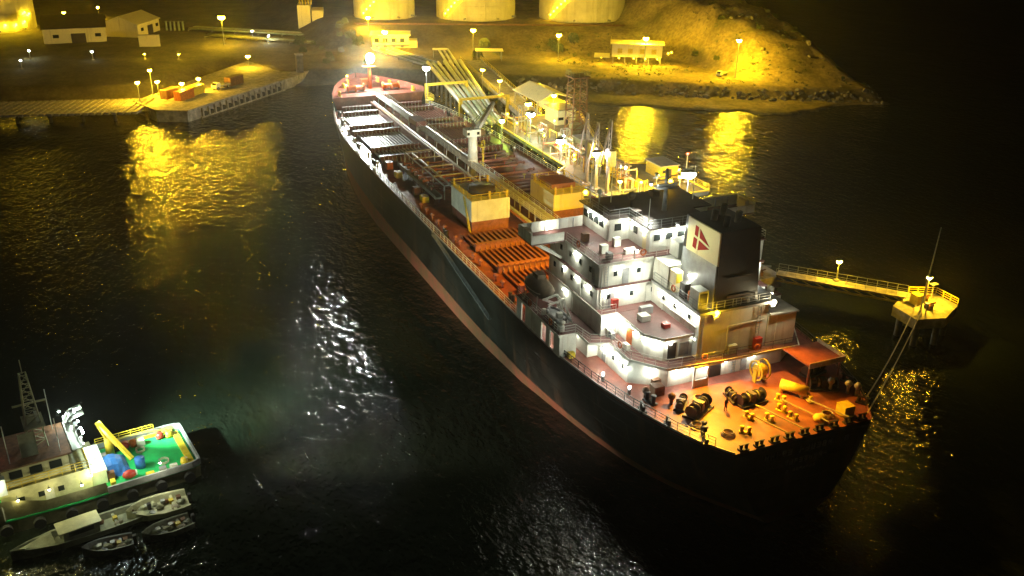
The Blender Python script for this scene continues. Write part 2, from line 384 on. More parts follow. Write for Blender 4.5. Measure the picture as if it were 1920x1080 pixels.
# central catwalk with cargo lines
cw = MB().box(39,-1.0,13.0,157.9,.9,13.12)
for x in range(42,158,6): cw.bar((x,-.9,D),(x,-.9,13),.16).bar((x,.8,D),(x,.8,13),.16).bar((x,-.9,12.6),(x,.8,12.6),.14)
cwo = cw.build('catwalk', ribpale, ship)
for y in (-1.0,.9): MB().rail([(40,y,13.12),(94,y,13.12)],1.0,2.2,.03).rail([(100,y,13.12),(157,y,13.12)],1.0,2.2,.03).build('guard_rail', white, cwo)
for y, r, m_ in ((-2.6,.3,pipew),(-1.8,.22,ribred),(1.7,.3,pipew),(2.4,.22,ribred)):
    MB().tube((42,y,D+1.6),(157,y,D+1.6),r,10).build('cargo_pipe', m_, ship, True)
MB().box(126,-1.3,13.13,131,1.2,14.2).build('catwalk_locker', girder, ship)
# manifold area port: drip tray, pipe rails, risers, valves
MB().box(84,10.3,D+1.0,106,11.6,D+1.35).box(84,10.3,D+1.35,106,10.42,D+1.6).box(84,11.48,D+1.35,106,11.6,D+1.6).build('drip_tray', pipew, ship)
MB().tube((86,7.6,D+2.2),(109,7.6,D+2.2),.22,8).build('crossover_pipe', ribpale, ship, True)
tr = MB()
for x in range(85,107,3): tr.bar((x,10.5,D),(x,10.5,D+1),.15).bar((x,11.4,D),(x,11.4,D+1),.15)
tr.build('tray_leg', girder, ship)
for s_ in (1,-1):
    for i in range(8):
        x = 87.5+i*2.3
        if s_ < 0 and i % 2: continue
        p = MB().path([(x,s_*2.2,D+1.5),(x,s_*9.6,D+1.5),(x,s_*9.9,D+1.9),(x,s_*10.9,D+1.9)],.2,8)
        p.tube((x,s_*10.9,D+1.9),(x,s_*11.15,D+1.9),.38,10)
        mo = p.build('manifold_pipe', ribred, ship, True)
        MB().tube((x-.0,s_*7.0,D+1.5),(x,s_*7.0,D+2.5),.07,6).tube((x,s_*7,D+2.5),(x,s_*7,D+2.56),.35,10).build('valve', redp if i % 3 else yel, mo)
mfr = MB()
for x in (86,92,98,104,109): mfr.bar((x,3,D),(x,3,D+2.6),.2).bar((x,9.2,D),(x,9.2,D+2.6),.2).bar((x,3,D+2.6),(x,9.2,D+2.6),.2)
for y in (3,9.2): mfr.bar((86,y,D+2.6),(109,y,D+2.6),.2)
mfr.build('manifold_frame', ribpale, ship)
for i, x in enumerate((85.6,90,101,107)):
    MB().box(x,12.2,D,x+1.6,13.4,D+1.1+.3*(i%2)).build('deck_locker', (yel,girder,yel,orgp)[i], ship)
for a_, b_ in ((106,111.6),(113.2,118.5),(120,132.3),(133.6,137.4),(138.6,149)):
    MB().prism([(a_,lerp(a_,HD)-.35),(b_,lerp(b_,HD)-.35),(b_,lerp(b_,HD)-2.0),(a_,lerp(a_,HD)-2.0)],D+.004,D+.03).build('floodlit_deck_strip', ribpale, ship)  # pale strip on the red deck: mast floodlight put into the colour
# deck small fittings along the port edge: mushroom vents, bollards
ventm = MB().tube((0,0,0),(0,0,.9),.16,8).tube((0,0,.85),(0,0,1.15),.42,10,.25).mesh('tank_vent', ribred, True)
ventp = MB().tube((0,0,0),(0,0,.9),.16,8).tube((0,0,.85),(0,0,1.15),.42,10,.25).mesh('tank_vent', ribpale, True)
for x in (47,49.5,55.5,58,64,66,71,74,77,80,83,109.5,116,122.5,128,135.5,141,146):
    for s_ in (1,-1):
        put('tank_vent', ventm if x < 85 else ventp, ship, (x, s_*(min(14.6,lerp(x,HD)-1.5)), D))
bolm = MB().box(-.9,-.35,0,.9,.35,.15).tube((-.5,0,.1),(-.5,0,1.0),.26,10).tube((.5,0,.1),(.5,0,1.0),.26,10).tube((-.5,0,1),(-.5,0,1.08),.34,10).tube((.5,0,1),(.5,0,1.08),.34,10).mesh('bollard', steel, True)
boly = MB().box(-.9,-.35,0,.9,.35,.15).tube((-.5,0,.1),(-.5,0,.95),.26,10).tube((.5,0,.1),(.5,0,.95),.26,10).tube((-.5,0,.95),(-.5,0,1.05),.36,12).tube((.5,0,.95),(.5,0,1.05),.36,12).mesh('bollard', yel, True)
for x in (42.5,69,111,124,144,152):
    for s_ in (1,-1): put('bollard', bolm, ship, (x, s_*(lerp(x,HD)-1.4), D))

# white deck tanks either side of the catwalk
for s_ in (1,-1):
    dt = MB().box(69,s_*4.0,12.0,78.3,s_*10.7,15.5 if s_ > 0 else 14.8).build('deck_tank', white if s_ > 0 else cream, ship)
    zt = 15.5 if s_ > 0 else 14.8
    MB().box(69.15,s_*4.15,D,78.1,s_*10.55,11.99).build('tank_plinth', ribred, dt)
    MB().rail([(69.1,s_*4.1,zt),(69.1,s_*10.6,zt),(78.2,s_*10.6,zt),(78.2,s_*4.1,zt)],1.0,1.7,.04,True,2).build('guard_rail', yel, dt)
    if s_ > 0: MB().tube((73.2,7.2,zt),(73.2,7.2,zt+1.1),2.3,24,2.15).build('tank_dome', roofd, dt, True)
    else: MB().box(72,-9.5,zt,77,-5,zt+.8).build('tank_hatch', ribred, dt)
    for dx, dy in ((.35,4.4),(.35,7.4),(8.6,4.4),(8.9,10.3)): MB().tube((69+dx,s_*dy,zt),(69+dx,s_*dy,zt+1.25),.2,8).build('air_pipe', yel, dt, True)
    MB().bar((69-.1,s_*10.9,D),(71.5,s_*10.9,zt),.12).bar((69.6,s_*10.9,D),(72.1,s_*10.9,zt),.12).build('ladder', yel, dt)
# hose crane amidships
cr = MB().tube((98,-.9,D),(98,-.9,13.5),1.05,16,.95).tube((98,-.9,13.5),(98,-.9,18.0),.95,16,.8).build('crane_pedestal', white, ship, True)
MB().box(97,-2.2,18.0,99.2,.6,19.3).build('crane_slew_head', white, cr)
for yy in (-1.9,.05): MB().box(96.98,yy,18.35,97.0-.04,yy+.5,18.9).build('crane_window', glass, cr)
MB().bar((98.4,-2.2,19.2),(101,-6.4,23.2),.55,.7).bar((98.4,-1.6,19.2),(101,-6.2,23.2),.3,.4).build('crane_jib', pipew, cr)
MB().bar((97.5,.2,19.3),(101,-6.3,23.4),.08).bar((97.5,-.8,19.3),(97.5,-.8,21.0),.25).bar((97.5,-.8,21),(101,-6.3,23.4),.07).build('crane_wire', steel, cr)
MB().rail([(96.6,-2.8,16.2),(96.6,-2.2,16.2)],1,.8,.05).box(96.4,-2.9,15.9,98.5,-2.0,16.0).bar((96.6,-2.6,D),(96.6,-2.6,16),.12).bar((97.2,-2.6,D),(97.2,-2.6,16),.12).build('crane_ladder', yel, cr)
# foremast
fm = MB().tube((166,0,13.2),(166,0,20.2),.55,12,.32).box(165.2,-1.6,18.6,166.8,1.6,18.75).build('foremast', orgp, ship, True)
MB().box(165.1,-.7,19.6,165.5,.7,20.2).build('lamp_head', white, fm)
bulb(fm, (164.9,0,20.9), 1.05, WHT, 34000, 'floodlight', 10, 6)
spot('mast_floodlight', fm, (164.6,.8,20.6), (85,46,0), WHT, 460000, 42, 1.0, .7)
spot('mast_floodlight', fm, (164.6,0,20.6), (128,5,10), COOL, 17000, 95, .5, .6)
spot('mast_floodlight', fm, (164.6,0,20.6), (112,-4,10), COOL, 14000, 60, .6, .6)
# forecastle gear
for s_ in (1,-1):
    wl = MB().tube((163,s_*2.5,14.2),(163,s_*6.5,14.2),.6,14).tube((163,s_*2.4,14.2),(163,s_*2.6,14.2),1.0,14).tube((163,s_*6.4,14.2),(163,s_*6.6,14.2),1.0,14).box(162.2,s_*4.3,13.2,163.8,s_*4.8,14.8).build('windlass', orgp, ship, True)
    MB().box(162,s_*2,13.2,164,s_*7,13.4).build('windlass_bed', girder, wl)
    for x in (160,169,173): put('bollard', boly, ship, (x, s_*(lerp(x,HD)-1.6), 13.2))
MB().box(170,-1,13.2,172,1,14.6).build('forecastle_store', orgp, ship)
bulb(MB().tube((171,4.5,13.2),(171,4.5,15.4),.08,6).build('deck_lamp_post', grey, ship), (171,4.5,15.6), .25, ORA, 2600)
bulb(MB().tube((160,7.5,13.2),(160,7.5,15.4),.08,6).build('deck_lamp_post', grey, ship), (160,7.5,15.6), .25, ORA, 900)

# ------------------------------------------------------------------ superstructure
def tier(poly, z0, z1, m_=white): return MB().prism(poly, z0, z1).build('deckhouse', m_, ship)
def mir(p): return p+[(x,-y) for x,y in p[::-1]]
def slab(poly, z, m_=housed, th=.16, name='deck_slab', edge=.0):
    return MB().prism(poly, z-th, z+.02).build(name, m_, ship)
T1 = tier(mir([(38,13.2),(24.2,13.2),(24.2,11.8),(17,11.8),(14.4,8.0),(14.4,4)]), D, 13.03)
T2 = tier([(38,11.9),(23.5,11.9),(23.5,5.8),(23.5,-11.9),(38,-11.9)], 13.2, 15.95)
OC = tier([(23.48,9.6),(17.3,9.7),(15.3,8.3),(15.3,4.5),(23.48,4.5)], 13.2, 15.95)
CS = tier([(23.49,4.4),(14.4,4.4),(14.2,-5.0),(23.49,-5.0)], 13.2, 18.9)
CS2 = tier([(23.49,-5.02),(14.0,-5.02),(13.6,-8.7),(23.49,-8.7)], 13.2, 17.3)
T3 = tier([(38,11.9),(24.8,11.9),(24.8,-11.9),(38,-11.9)], 16.1, 18.85)
T4 = tier([(38,11.8),(24.8,11.8),(24.8,-11.8),(38,-11.8)], 19.0, 21.85)
WHP = [(38,7.2),(31,7.2),(31,4.4),(26,4.4),(26,-4.4),(31,-4.4),(31,-7.2),(38,-7.2)]
WH = tier(WHP, 22.0, 24.95)
slab([(38.3,16.5),(25.4,16.5),(25.4,14),(22.4,14),(21.5,11.7),(17.1,11.6),(13.5,8.8),(12.9,1.5),(12.7,-8.9),(17.1,-11.6),(21.5,-11.7),(22.4,-14),(25.4,-14),(25.4,-16.5),(38.3,-16.5)], 13.18)
slab([(38.3,12.1),(23.3,12.1),(23.3,4.45),(15.1,4.45),(15.1,4.46),(15.1,4.46),(23.3,4.46),(23.3,-12.1),(38.3,-12.1)][0:3]+[(23.3,-12.1),(38.3,-12.1)], 16.08)
slab([(23.25,9.8),(17.2,9.9),(15.1,8.4),(15.1,4.43),(23.25,4.43)], 16.08)
slab([(38.3,12.2),(24.55,12.2),(24.55,-12.2),(38.3,-12.2)], 18.98)
slab([(24.5,4.6),(14.2,4.6),(14.0,-5.2),(24.5,-5.2)], 19.0, grey)
slab([(23.4,-5.05),(13.7,-5.05),(13.4,-8.9),(23.4,-8.9)], 17.42, grey)
slab([(38.4,12),(37.4,12),(37.4,16.7),(33.4,16.7),(33.4,12),(24.6,12),(24.6,-12),(33.4,-12),(33.4,-16.7),(37.4,-16.7),(37.4,-12),(38.4,-12)], 21.98)
roof = slab([(38.5,7.6),(30.7,7.6),(30.7,4.7),(25.7,4.7),(25.7,-4.7),(30.7,-4.7),(30.7,-7.6),(38.5,-7.6)], 25.1, roofd, .16, 'roof')
# pale gutter edges of the decks
def edge(pts, z, m_=white, h=.3):
    e = MB()
    for p, q in zip(pts, pts[1:]): e.bar((*p,z),(*q,z),.09,h)
    e.build('deck_edge', m_, ship)
edge([(38.36,16.56),(25.34,16.56),(25.34,14.06),(22.36,14.06),(21.46,11.76),(17.06,11.66),(13.44,8.84),(12.84,1.5),(12.64,-8.95),(17.0,-11.66)], 13.12)
edge([(38.36,12.16),(23.24,12.16),(23.24,9.92)], 16.02); edge([(23.2,9.94),(17.15,9.97),(15.03,8.45),(15.03,4.5)], 16.02)
edge([(33.34,12.06),(24.54,12.06),(24.54,4.6)], 21.92)
edge([(24.5,4.68),(14.12,4.68),(13.92,-5.2)], 18.92, grey)
# columns and panels that carry the boat deck along the ship's side
for s_ in (1,-1):
    for a, b in ((36.7,38.1),(30.6,35.4),(28.2,29.2),(25.4,27.0)):
        MB().box(a,s_*16.2,D,b,s_*16.4,13.0).build('side_panel', white, ship)
    MB().box(25.42,s_*14.1,D,25.6,s_*16.18,13.0).build('side_panel', white, ship)
# bridge wings
for s_ in (1,-1):
    wg = MB()
    wg.box(37.3,s_*7.6,22.02,37.42,s_*16.7,23.4).box(33.4,s_*16.58,22.02,37.29,s_*16.72,23.4).box(33.38,s_*12.2,22.02,33.5,s_*16.57,23.1)
    wo = wg.build('bridge_wing_bulwark', white, ship)
    MB().bar((36,s_*12,19.3),(36,s_*16,21.8),.3).bar((34.4,s_*12,19.3),(34.4,s_*16,21.8),.3).build('wing_strut', white, wo)
    MB().box(34.6,s_*16.0,22.02,36.4,s_*16.5,23.3).build('wing_console', white, wo)
    for k in range(4): MB().box(37.28,s_*(9+2*k)-.05,22.02,37.18,s_*(9+2*k)+.05,23.3).build('bulwark_stay', grey, wo)
# rails of the upper decks
def rails(pts, z, m_=white): MB().rail([(x,y,z) for x,y in pts], 1.05, 1.6, .02).build('guard_rail', m_, ship)
rails([(33.3,11.9),(24.75,11.9),(24.75,2.6)], 22.0); rails([(33.3,-11.9),(24.75,-11.9),(24.75,-2.6)], 22.0)
rails([(38.2,16.3),(25.6,16.3),(25.6,14.2),(22.6,13.8),(21.6,11.5)], 13.2); rails([(21.3,11.5),(17.1,11.4),(13.7,8.6),(13.2,1.6)], 13.2)
rails([(38.2,7.4),(30.8,7.4),(30.8,4.6),(25.8,4.6),(25.8,-4.5)], 25.12, grey)
rails([(24.4,4.4),(14.4,4.4),(14.2,-5)], 19.02, grey); rails([(13.2,1.4),(12.9,-8.7)], 13.2, steel)
rails([(24.6,11.9),(23.5,11.9),(23.5,10)], 16.1)
# windows and doors
def win_x(x, y, z, w_, h_, par, m_=glass, name='window', out=-1):       # on a wall facing -X / +X
    o_ = MB().box(x, y-w_/2, z, x+out*.05, y+w_/2, z+h_).build(name, m_, par)
    return o_
def win_y(x, y, z, w_, h_, par, m_=glass, name='window', out=1):
    return MB().box(x-w_/2, y, z, x+w_/2, y+out*.05, z+h_).build(name, m_, par)
for s_ in (1,-1):
    for x in (27,29.6,32.2,34.8,37): win_y(x, s_*11.8, 20.2, .55, .7, T4, out=s_); win_y(x-.7, s_*11.9, 17.3, .55, .7, T3, out=s_)
    for x in (33,34.4,35.8,37.2): win_y(x, s_*7.2, 23.3, 1.1, .95, WH, out=s_)
    win_y(31.9, s_*7.2, 22.05, .8, 2.0, WH, white, 'door', s_)
for y in (9.6,6.4,3.4,-3.4,-6.4,-9.6):
    win_x(24.8, y, 20.2, .5, .6, T4); win_x(24.8, y+.8, 17.3, .5, .6, T3); win_x(38, y, 20.2, .6, .8, T4, out=1); win_x(38, y, 17.3, .6, .8, T3, out=1)
for y in (-6.2,-4.65,-3.1,-1.55,0,1.55,3.1,4.65,6.2): win_x(38, y, 23.3, 1.3, 1.0, WH, out=1)
for y in (-3.4,-1.7,0,1.7,3.4): win_x(26, y, 23.4, .9, .8, WH)
win_x(31, 6.0, 23.3, .95, .9, WH); win_x(31, -6.0, 23.3, .95, .9, WH)
win_y(29.4, 4.4, 23.3, .9, .9, WH); win_y(27.2, 4.4, 22.05, .8, 2.0, WH, cream, 'door')
win_x(24.8, 8.2, 19.02, .85, 1.95, T4, grey, 'door'); win_x(24.8, 10.0, 16.12, .85, 1.95, T3, grey, 'door')
win_x(23.5, 10.8, 13.25, .85, 1.95, T2, grey, 'door')
win_y(20.6, 9.66, 13.25, 1.2, 2.0, OC, orgp, 'door'); win_x(15.3, 7.2, 13.3, 1.1, 2.0, OC, blackp, 'door'); win_x(15.3, 5.6, 13.5, 1.3, 1.6, OC, grey, 'locker_door')
for x in (18.2,20.4): win_y(x, 11.8, 11.6, .5, .6, T1)
win_y(22.6, 11.8, D+.05, .85, 2, T1, grey, 'door')
win_x(14.4, 1.5, D+.05, 1.6, 2.1, T1, blackp, 'door'); win_x(14.4, -2.5, D+.05, .85, 2.0, T1, grey, 'door')
for x in (16.5,19.5,22): win_y(x, 4.4, 17.4, .5, .5, CS)
# T1 aft screen: open white frames
MB().box(12.95,5.3,D,13.1,5.5,13.0).box(12.95,3.4,D,13.1,3.6,13.0).box(12.95,3.6,D,13.1,5.3,D+1.0).bar((13.0,5.4,12.9),(13,1.4,12.9),.2).build('aft_screen', white, ship)
# vent boxes, lockers on casing deck
vb = MB().box(15.2,3.0,19.02,17.0,4.3,21.2).build('vent_box', white, ship); win_x(15.2,3.65,19.5,1.0,1.4,vb,blackp,'louvre_opening')
vb = MB().box(20.2,3.2,19.02,21.6,4.2,21.6).build('vent_box', cream, ship); win_x(20.2,3.7,20.2,.8,1.2,vb,yel,'louvre_opening')  # yellow paint stands in for the light inside this opening
MB().box(18.2,3.4,19.02,19.2,4.2,20.9).build('vent_trunk', blackp, ship)
MB().tube((17.6,3.7,19.02),(17.6,3.7,20.2),.35,10).build('red_cylinder', orgp, ship, True)
MB().box(24.9,2.2,22.02,23.0,-2.0,24.0).build('vent_trunk', white, ship)
MB().box(21.5,-3,16.1,24.75,4.35,21.9).build('casing_trunk', white, ship)
for x, y, z in ((30.2,3.2,25.1),(33,5.5,25.1),(36,-3,25.1)): MB().box(x,y,z,x+1.1,y+1.0,z+.7).build('roof_locker', roofd, roof)
for x, y in ((27.5,9.2),(29,6.6)): MB().box(x,y,22.02,x+.7,y+.9,23.1).build('deck_locker', white, ship)
# funnel
fn = MB().loft([[(14.5,2.6,19.02),(21.9,2.6,19.02),(21.9,-3.4,19.02),(14.5,-3.4,19.02)],[(14.5,2.6,28.3),(21.4,2.6,28.3),(21.4,-2.9,28.3),(14.8,-2.9,28.3)]]).build('funnel', blackp, ship)
MB().box(14.7,2.6,19.02,21.4,2.72,24.3).build('funnel_side', grey, fn)
lp = MB().box(14.5,2.6,24.34,20.7,2.8,28.25).build('emblem_panel', cream, fn)
def emb(pts):      # polygon on the panel, (u,v) = fraction from forward edge, from bottom
    v = [(20.7-6.2*u, 2.84, 24.34+3.9*q) for u, q in pts]; n = len(v)
    MB().add(v+[(x,y-.03,z) for x,y,z in v], [tuple(range(n))]+[(i,(i+1)%n,n+(i+1)%n,n+i) for i in range(n)]).build('emblem_piece', logor, lp)
emb([(.25,.86),(.35,.84),(.34,.53),(.24,.56)]); emb([(.22,.48),(.33,.46),(.31,.14),(.20,.17)])
emb([(.40,.82),(.72,.44),(.40,.54)]); emb([(.39,.46),(.72,.36),(.37,.14)])
for x, y in ((16.2,.9),(18.4,1.0),(17,-1.2),(19.6,-1.0)): MB().tube((x,y,28.2),(x-.2,y,29.6),.38,10).build('exhaust_pipe', blackp, fn, True)
MB().box(14.38,-2.2,20.2,14.46,1.0,20.5).build('funnel_band', roofd, fn); MB().box(14.38,-2.2,22.6,14.46,1.2,22.75).build('funnel_band', roofd, fn)
MB().rail([(14.3,-3.2,19.05),(14.3,2.4,19.05)],1,1.2,.03).build('guard_rail', grey, fn)
# radar mast, antennas
rm = MB().tube((31,-.6,25.1),(31,-.6,30.6),.32,10,.2).box(30.2,-2.1,28.2,31.8,.9,28.32).bar((31,-2.6,29.6),(31,1.4,29.6),.12).build('radar_mast', grey, ship, True)
MB().box(30.6,-2.2,28.5,30.9,.8,28.75).build('radar_scanner', white, rm); MB().ball((31,.9,29.9),.28,8,6).build('satellite_dome', white, rm, True)
for x, y, hh in ((37,6.8,5),(36.2,4.2,4),(33.5,-6.5,4.5),(28,3.5,3)): MB().tube((x,y,25.1),(x,y,25.1+hh),.07,6,.03).build('whip_antenna', white, roof)
MB().tube((36.8,5.6,25.1),(36.8,5.6,26.4),.12,8).ball((36.8,5.6,26.6),.35,8,6).build('searchlight', white, roof, True)
MB().tube((33.8,2.6,25.1),(33.8,2.6,26.2),.2,8).ball((33.8,2.6,26.6),.55,10,6).build('satellite_dome', roofd, roof, True)
# boat deck: davits
for s_ in (1,-1):
    dv = MB().bar((28.2,s_*13.4,13.2),(28.4,s_*14.6,16.4),.24).bar((28.4,s_*14.6,16.4),(28.4,s_*16.6,16.0),.2).bar((30.2,s_*13.4,13.2),(30.0,s_*14.6,16.4),.24).bar((30.0,s_*14.6,16.4),(30,s_*16.6,16.0),.2).bar((28.3,s_*14.5,16.2),(30.1,s_*14.5,16.2),.16).build('boat_davit', white, ship)
    MB().bar((34,s_*13.0,13.2),(34,s_*14.6,14.1),.3).bar((33,s_*16.1,13.2),(33.6,s_*15.4,15.8),.16).build('boat_cradle', ribpale, ship); MB().bar((36.8,s_*13.0,13.2),(36.8,s_*14.6,14.1),.3).bar((36.6,s_*16.1,13.2),(36.4,s_*15.4,15.8),.16).build('boat_cradle', ribpale, ship)
    for x in (26.4,27.0,31.6): MB().tube((x,s_*15.6,13.2),(x,s_*15.6,13.9),.3,10).build('life_raft_canister', white, ship, True)
# gangway stowed along the port side
gw = MB().bar((70,16.95,10.4),(46,16.95,6.2),.5,.12).rail([(70,17.1,10.4),(58,17.1,8.3),(46,17.1,6.2)],.8,2,.03).build('accommodation_ladder', grey, ship)

ringm = MB()
for k in range(12):
    a_, b_ = 2*math.pi*k/12, 2*math.pi*(k+1)/12; ringm.tube((.36*math.cos(a_),0,.36*math.sin(a_)),(.36*math.cos(b_),0,.36*math.sin(b_)),.09,6)
ringy = ringm.mesh('life_ring', orgp, True)
for x, y, z, rz in ((30,11.98,22.75,0),(24.72,6,22.75,R(90)),(28,16.42,13.9,0),(34,16.42,13.9,0),(19.5,11.55,13.9,0),(13.3,4,13.9,R(90)),(13.0,-3,13.9,R(90)),(20,4.5,19.75,0)): put('life_ring', ringy, ship, (x,y,z), rz)
for x, y, z0, z1, ax in ((24.74,10.9,16.1,22,0),(23.44,6.6,13.2,16,0),(14.36,-1.0,10.3,13,0),(26.0,11.86,19,22,1),(14.1,-3.6,13.2,18.8,0)):       # ladders
    lx, ly = (0,.22) if not ax else (.22,0); l_ = MB()
    for s_ in (1,-1): l_.bar((x+lx*s_-.06*(not ax),y+ly*s_+.08*ax,z0),(x+lx*s_-.06*(not ax),y+ly*s_+.08*ax,z1),.05)
    for k in range(int((z1-z0)/.35)): l_.bar((x-lx-.06*(not ax),y-ly+.08*ax,z0+.35*k),(x+lx-.06*(not ax),y+ly+.08*ax,z0+.35*k),.04)
    l_.build('wall_ladder', grey, ship)
for pts_ in ([(24.7,11.5,16.1),(24.7,11.5,21.6)],[(24.7,5.2,16.1),(24.7,5.2,18.4),(24.7,2.8,18.4)],[(23.4,9.9,13.2),(23.4,9.9,15.6),(23.4,6,15.6)],[(14.3,3.9,13.2),(14.3,3.9,18.4)],[(14.1,.6,13.2),(14.1,.6,16.8),(14.1,-4.4,16.8)],[(13.9,-6.2,13.2),(13.9,-6.2,17)],[(29,11.9,16.1),(29,11.98,18.6)],[(31,12,13.2),(31,12,15.8),(36,12,15.8)],[(22,4.5,16.1),(22,4.5,17),(15,4.5,17)]):
    MB().path(pts_,.07,6).build('wall_pipe', white, ship)
for i, (x, y, z, dx, dy, dz) in enumerate(((23.0,10.4,13.2,.45,.9,1.1),(24.3,9.2,16.1,.45,.8,1.2),(22.2,10.6,13.2,.9,.5,.8),(19,10.4,13.2,1.0,.5,.7),(14.2,9.0,10.26,.6,1.0,1.3),(13.8,-.9,13.2,.5,1.2,1.0),(13.6,-4.2,13.2,.6,.9,1.4),(25.6,9.6,22.0,.8,.6,.8),(26.4,6,22.0,.6,1.4,.6),(32,9.4,22,.8,.8,1.0),(19.8,7.4,16.1,1.2,1.2,.7),(17.4,6.2,16.1,.8,.8,.5),(21.6,6,16.1,.7,1.6,.9))):
    MB().box(x,y,z,x+dx,y+dy,z+dz).build('deck_locker', (white,redp,grey,white,rust)[i%5], ship)
for x, y in ((26.8,15.4),(31.8,13.4),(32.6,12.6)): MB().tube((x,y,13.2),(x,y,14.1),.3,10,.22).ball((x,y,14.2),.42,8,5,1,1,.6).build('ventilator', white, ship, True)
# ship's lamps: wall lamps one under each deck edge
def wall_lamp(x, y, z, power=330, col=(1,1,.84), r=.17):
    t_ = MB().box(x-.12,y-.12,z+r*.7,x+.12,y+.12,z+r*.7+.1).build('wall_lamp', grey, ship)
    bulb(t_, (x,y,z), r, col, power)
for x, y, z in ((24.35,3.9,21.2),(25.65,2.9,24.5),(30,4.75,24.5),(25.65,-.3,24.5),(30.6,12.1,21.3),(27.2,12.2,18.4),(24.35,11.0,18.4),(24.35,7.5,18.4),(23.05,11.3,15.4),(23.05,8.6,15.4),
                (21.2,10.0,15.4),(15.9,9.2,15.4),(15.0,4.3,15.4),(20.5,4.75,18.2),(16.9,4.75,18.2),(18.4,12.15,12.3),(15.3,9.8,12.2),(14.0,6.8,12.2),(13.9,3.0,12.2),(22.4,12.2,12.2),(19.2,3.0,21.5),(35,13.5,12.6),(24.4,-11.0,18.6),(24.4,-9.5,21.3),(37.7,8,21.3),(34.2,7.7,24.4),(36.6,12.6,23.0)):
    wall_lamp(x, y, z, 115 if z < 24 else 125)
for x, y, z in ((33,12.2,15.5),(28.3,16.0,12.6),(22.2,-12,15.4)): wall_lamp(x, y, z, 90)
for x, y, z in ((24.35,9.2,21.2),(24.35,6.6,21.2),(33.5,12.1,18.4),(30,12.2,18.4),(24.35,9.3,18.4),(23.05,10.0,15.4),(22.6,9.95,15.4),(19.2,10.0,15.4),(17.2,10.0,15.4),(15.0,7.6,15.4),(22.6,4.75,18.2),(18.7,4.75,18.2),(15.0,4.75,18.2),(20.4,12.15,12.3),(17,11.9,12.3),(14.0,5.4,12.2),(13.8,0.6,12.3),(13.8,-3.4,12.3),(27.4,4.75,24.5),(25.65,1.4,24.5),(32.6,7.6,24.4),(35.8,7.6,24.4),(30.6,13.5,12.6),(27,13.5,12.6)):
    wall_lamp(x, y, z, 55, r=.13)  # extra small lamps, added to spread the light along the walls
# sodium floods
fl = MB().box(13.5,2.6,18.55,14.0,3.2,18.8).build('floodlight_bracket', grey, ship)
bulb(fl, (13.4,2.9,19.2), .28, SOD, 330, 'floodlight', 8, 6)
spot('stern_floodlight', fl, (13.1,3.2,19.3), (4.5,4,10), (1,.50,.02), 26000, 105, .6, .3)
fl = MB().box(13.5,-5.3,18.55,14.0,-4.7,18.8).build('floodlight_bracket', grey, ship)
bulb(fl, (13.4,-5,19.2), .25, (1,.85,.5), 400, 'floodlight', 8, 6)
spot('stern_floodlight', fl, (13.1,-5,19.2), (4,-4,10), ORA, 7000, 110, .6, .3)
for s_ in (1,-1):
    fl = MB().box(38.4,s_*6.2,25.2,38.8,s_*6.8,25.6).build('floodlight_bracket', grey, ship)
    bulb(fl, (38.9,s_*6.5,25.9), .3, SOD, 500, 'floodlight', 8, 6)
    spot('deck_floodlight', fl, (39.2,s_*6.5,25.9), (64,s_*8,12), SOD, 34000 if s_ > 0 else 28000, 62, .7, .3)
    if s_ > 0: spot('deck_floodlight', fl, (39.2,s_*6.0,26.2), (98,-1.2,15.2), WHT, 90000, 12, .6, .3)
    spot('deck_floodlight', fl, (39.2,s_*6.5,25.5), (49,s_*10,10), ORA, 19000, 75, .7, .3)

for p_, q_, w_, a_ in (((30.4,2.0,29.0),(27.5,8.5,22),5200,85),((22.2,3.2,26.6),(18.5,9.5,14),5200,95),((25.4,4.9,25.6),(30.5,13,14),2600,70)):
    fl = MB().box(p_[0]-.2,p_[1]-.2,p_[2]+.15,p_[0]+.2,p_[1]+.2,p_[2]+.4).bar((p_[0],p_[1],p_[2]+.3),(p_[0]+(.5 if p_[0] < 24 else .4),p_[1]-2.4 if p_[0] > 30 else p_[1]-.6,p_[2]+.3),.08).build('floodlight_bracket', grey, ship)
    bulb(fl, p_, .14, WHT, 90, 'floodlight'); spot('house_fill_flood', fl, (p_[0]-.1,p_[1]+.1,p_[2]-.3), q_, (.95,1,.84), w_, a_, .7, .2)  # fill floods, added to brighten the superstructure and its decks
fl = MB().box(24.2,7.0,23.0,24.6,7.4,23.3).bar((24.6,7.2,22),(24.6,7.2,23.1),.08).build('floodlight_bracket', grey, ship)
bulb(fl, (24.1,7.2,23.3), .12, (1,.9,.5), 60, 'floodlight')
spot('emblem_floodlight', fl, (23.9,7.2,23.4), (17.4,2.8,26.2), (1,.88,.40), 1250, 44, .5, .2)
# ------------------------------------------------------------------ stern gear
def winch(x, y, rz, s=1):
    t_ = MB().box(-1.1*s,-2.3*s,0,1.1*s,2.3*s,.25).box(-.7*s,-.35*s,.2,.7*s,.35*s,1.7*s).tube((0,-2.0*s,1*s),(0,2.0*s,1*s),.42*s,12)
    for yy in (-2.1,-1.1,-.6,.6,1.1,2.1): t_.tube((0,(yy-.05)*s,1*s),(0,(yy+.05)*s,1*s),.85*s,14)
    t_.box(.5*s,-1.2*s,.2,1.2*s,-.5*s,1.1*s)
    me = t_.mesh('mooring_winch', steel); o_ = put('mooring_winch', me, ship, (x,y,D), rz)
    MB().tube((0,.62*s,1*s),(0,1.08*s,1*s),.7*s,12).build('rope_coil', rope, o_); MB().tube((0,-1.08*s,1*s),(0,-.62*s,1*s),.66*s,12).build('rope_coil', rope, o_)
    return o_
winch(8.4,7.8,.5,.85); winch(7.9,1.2,.1,.8); winch(7.4,-8.5,-.4,.75); winch(10.6,-9.8,.2,.7); winch(9.3,2.6,1.4,.55); winch(10.2,8.8,.8,.55)
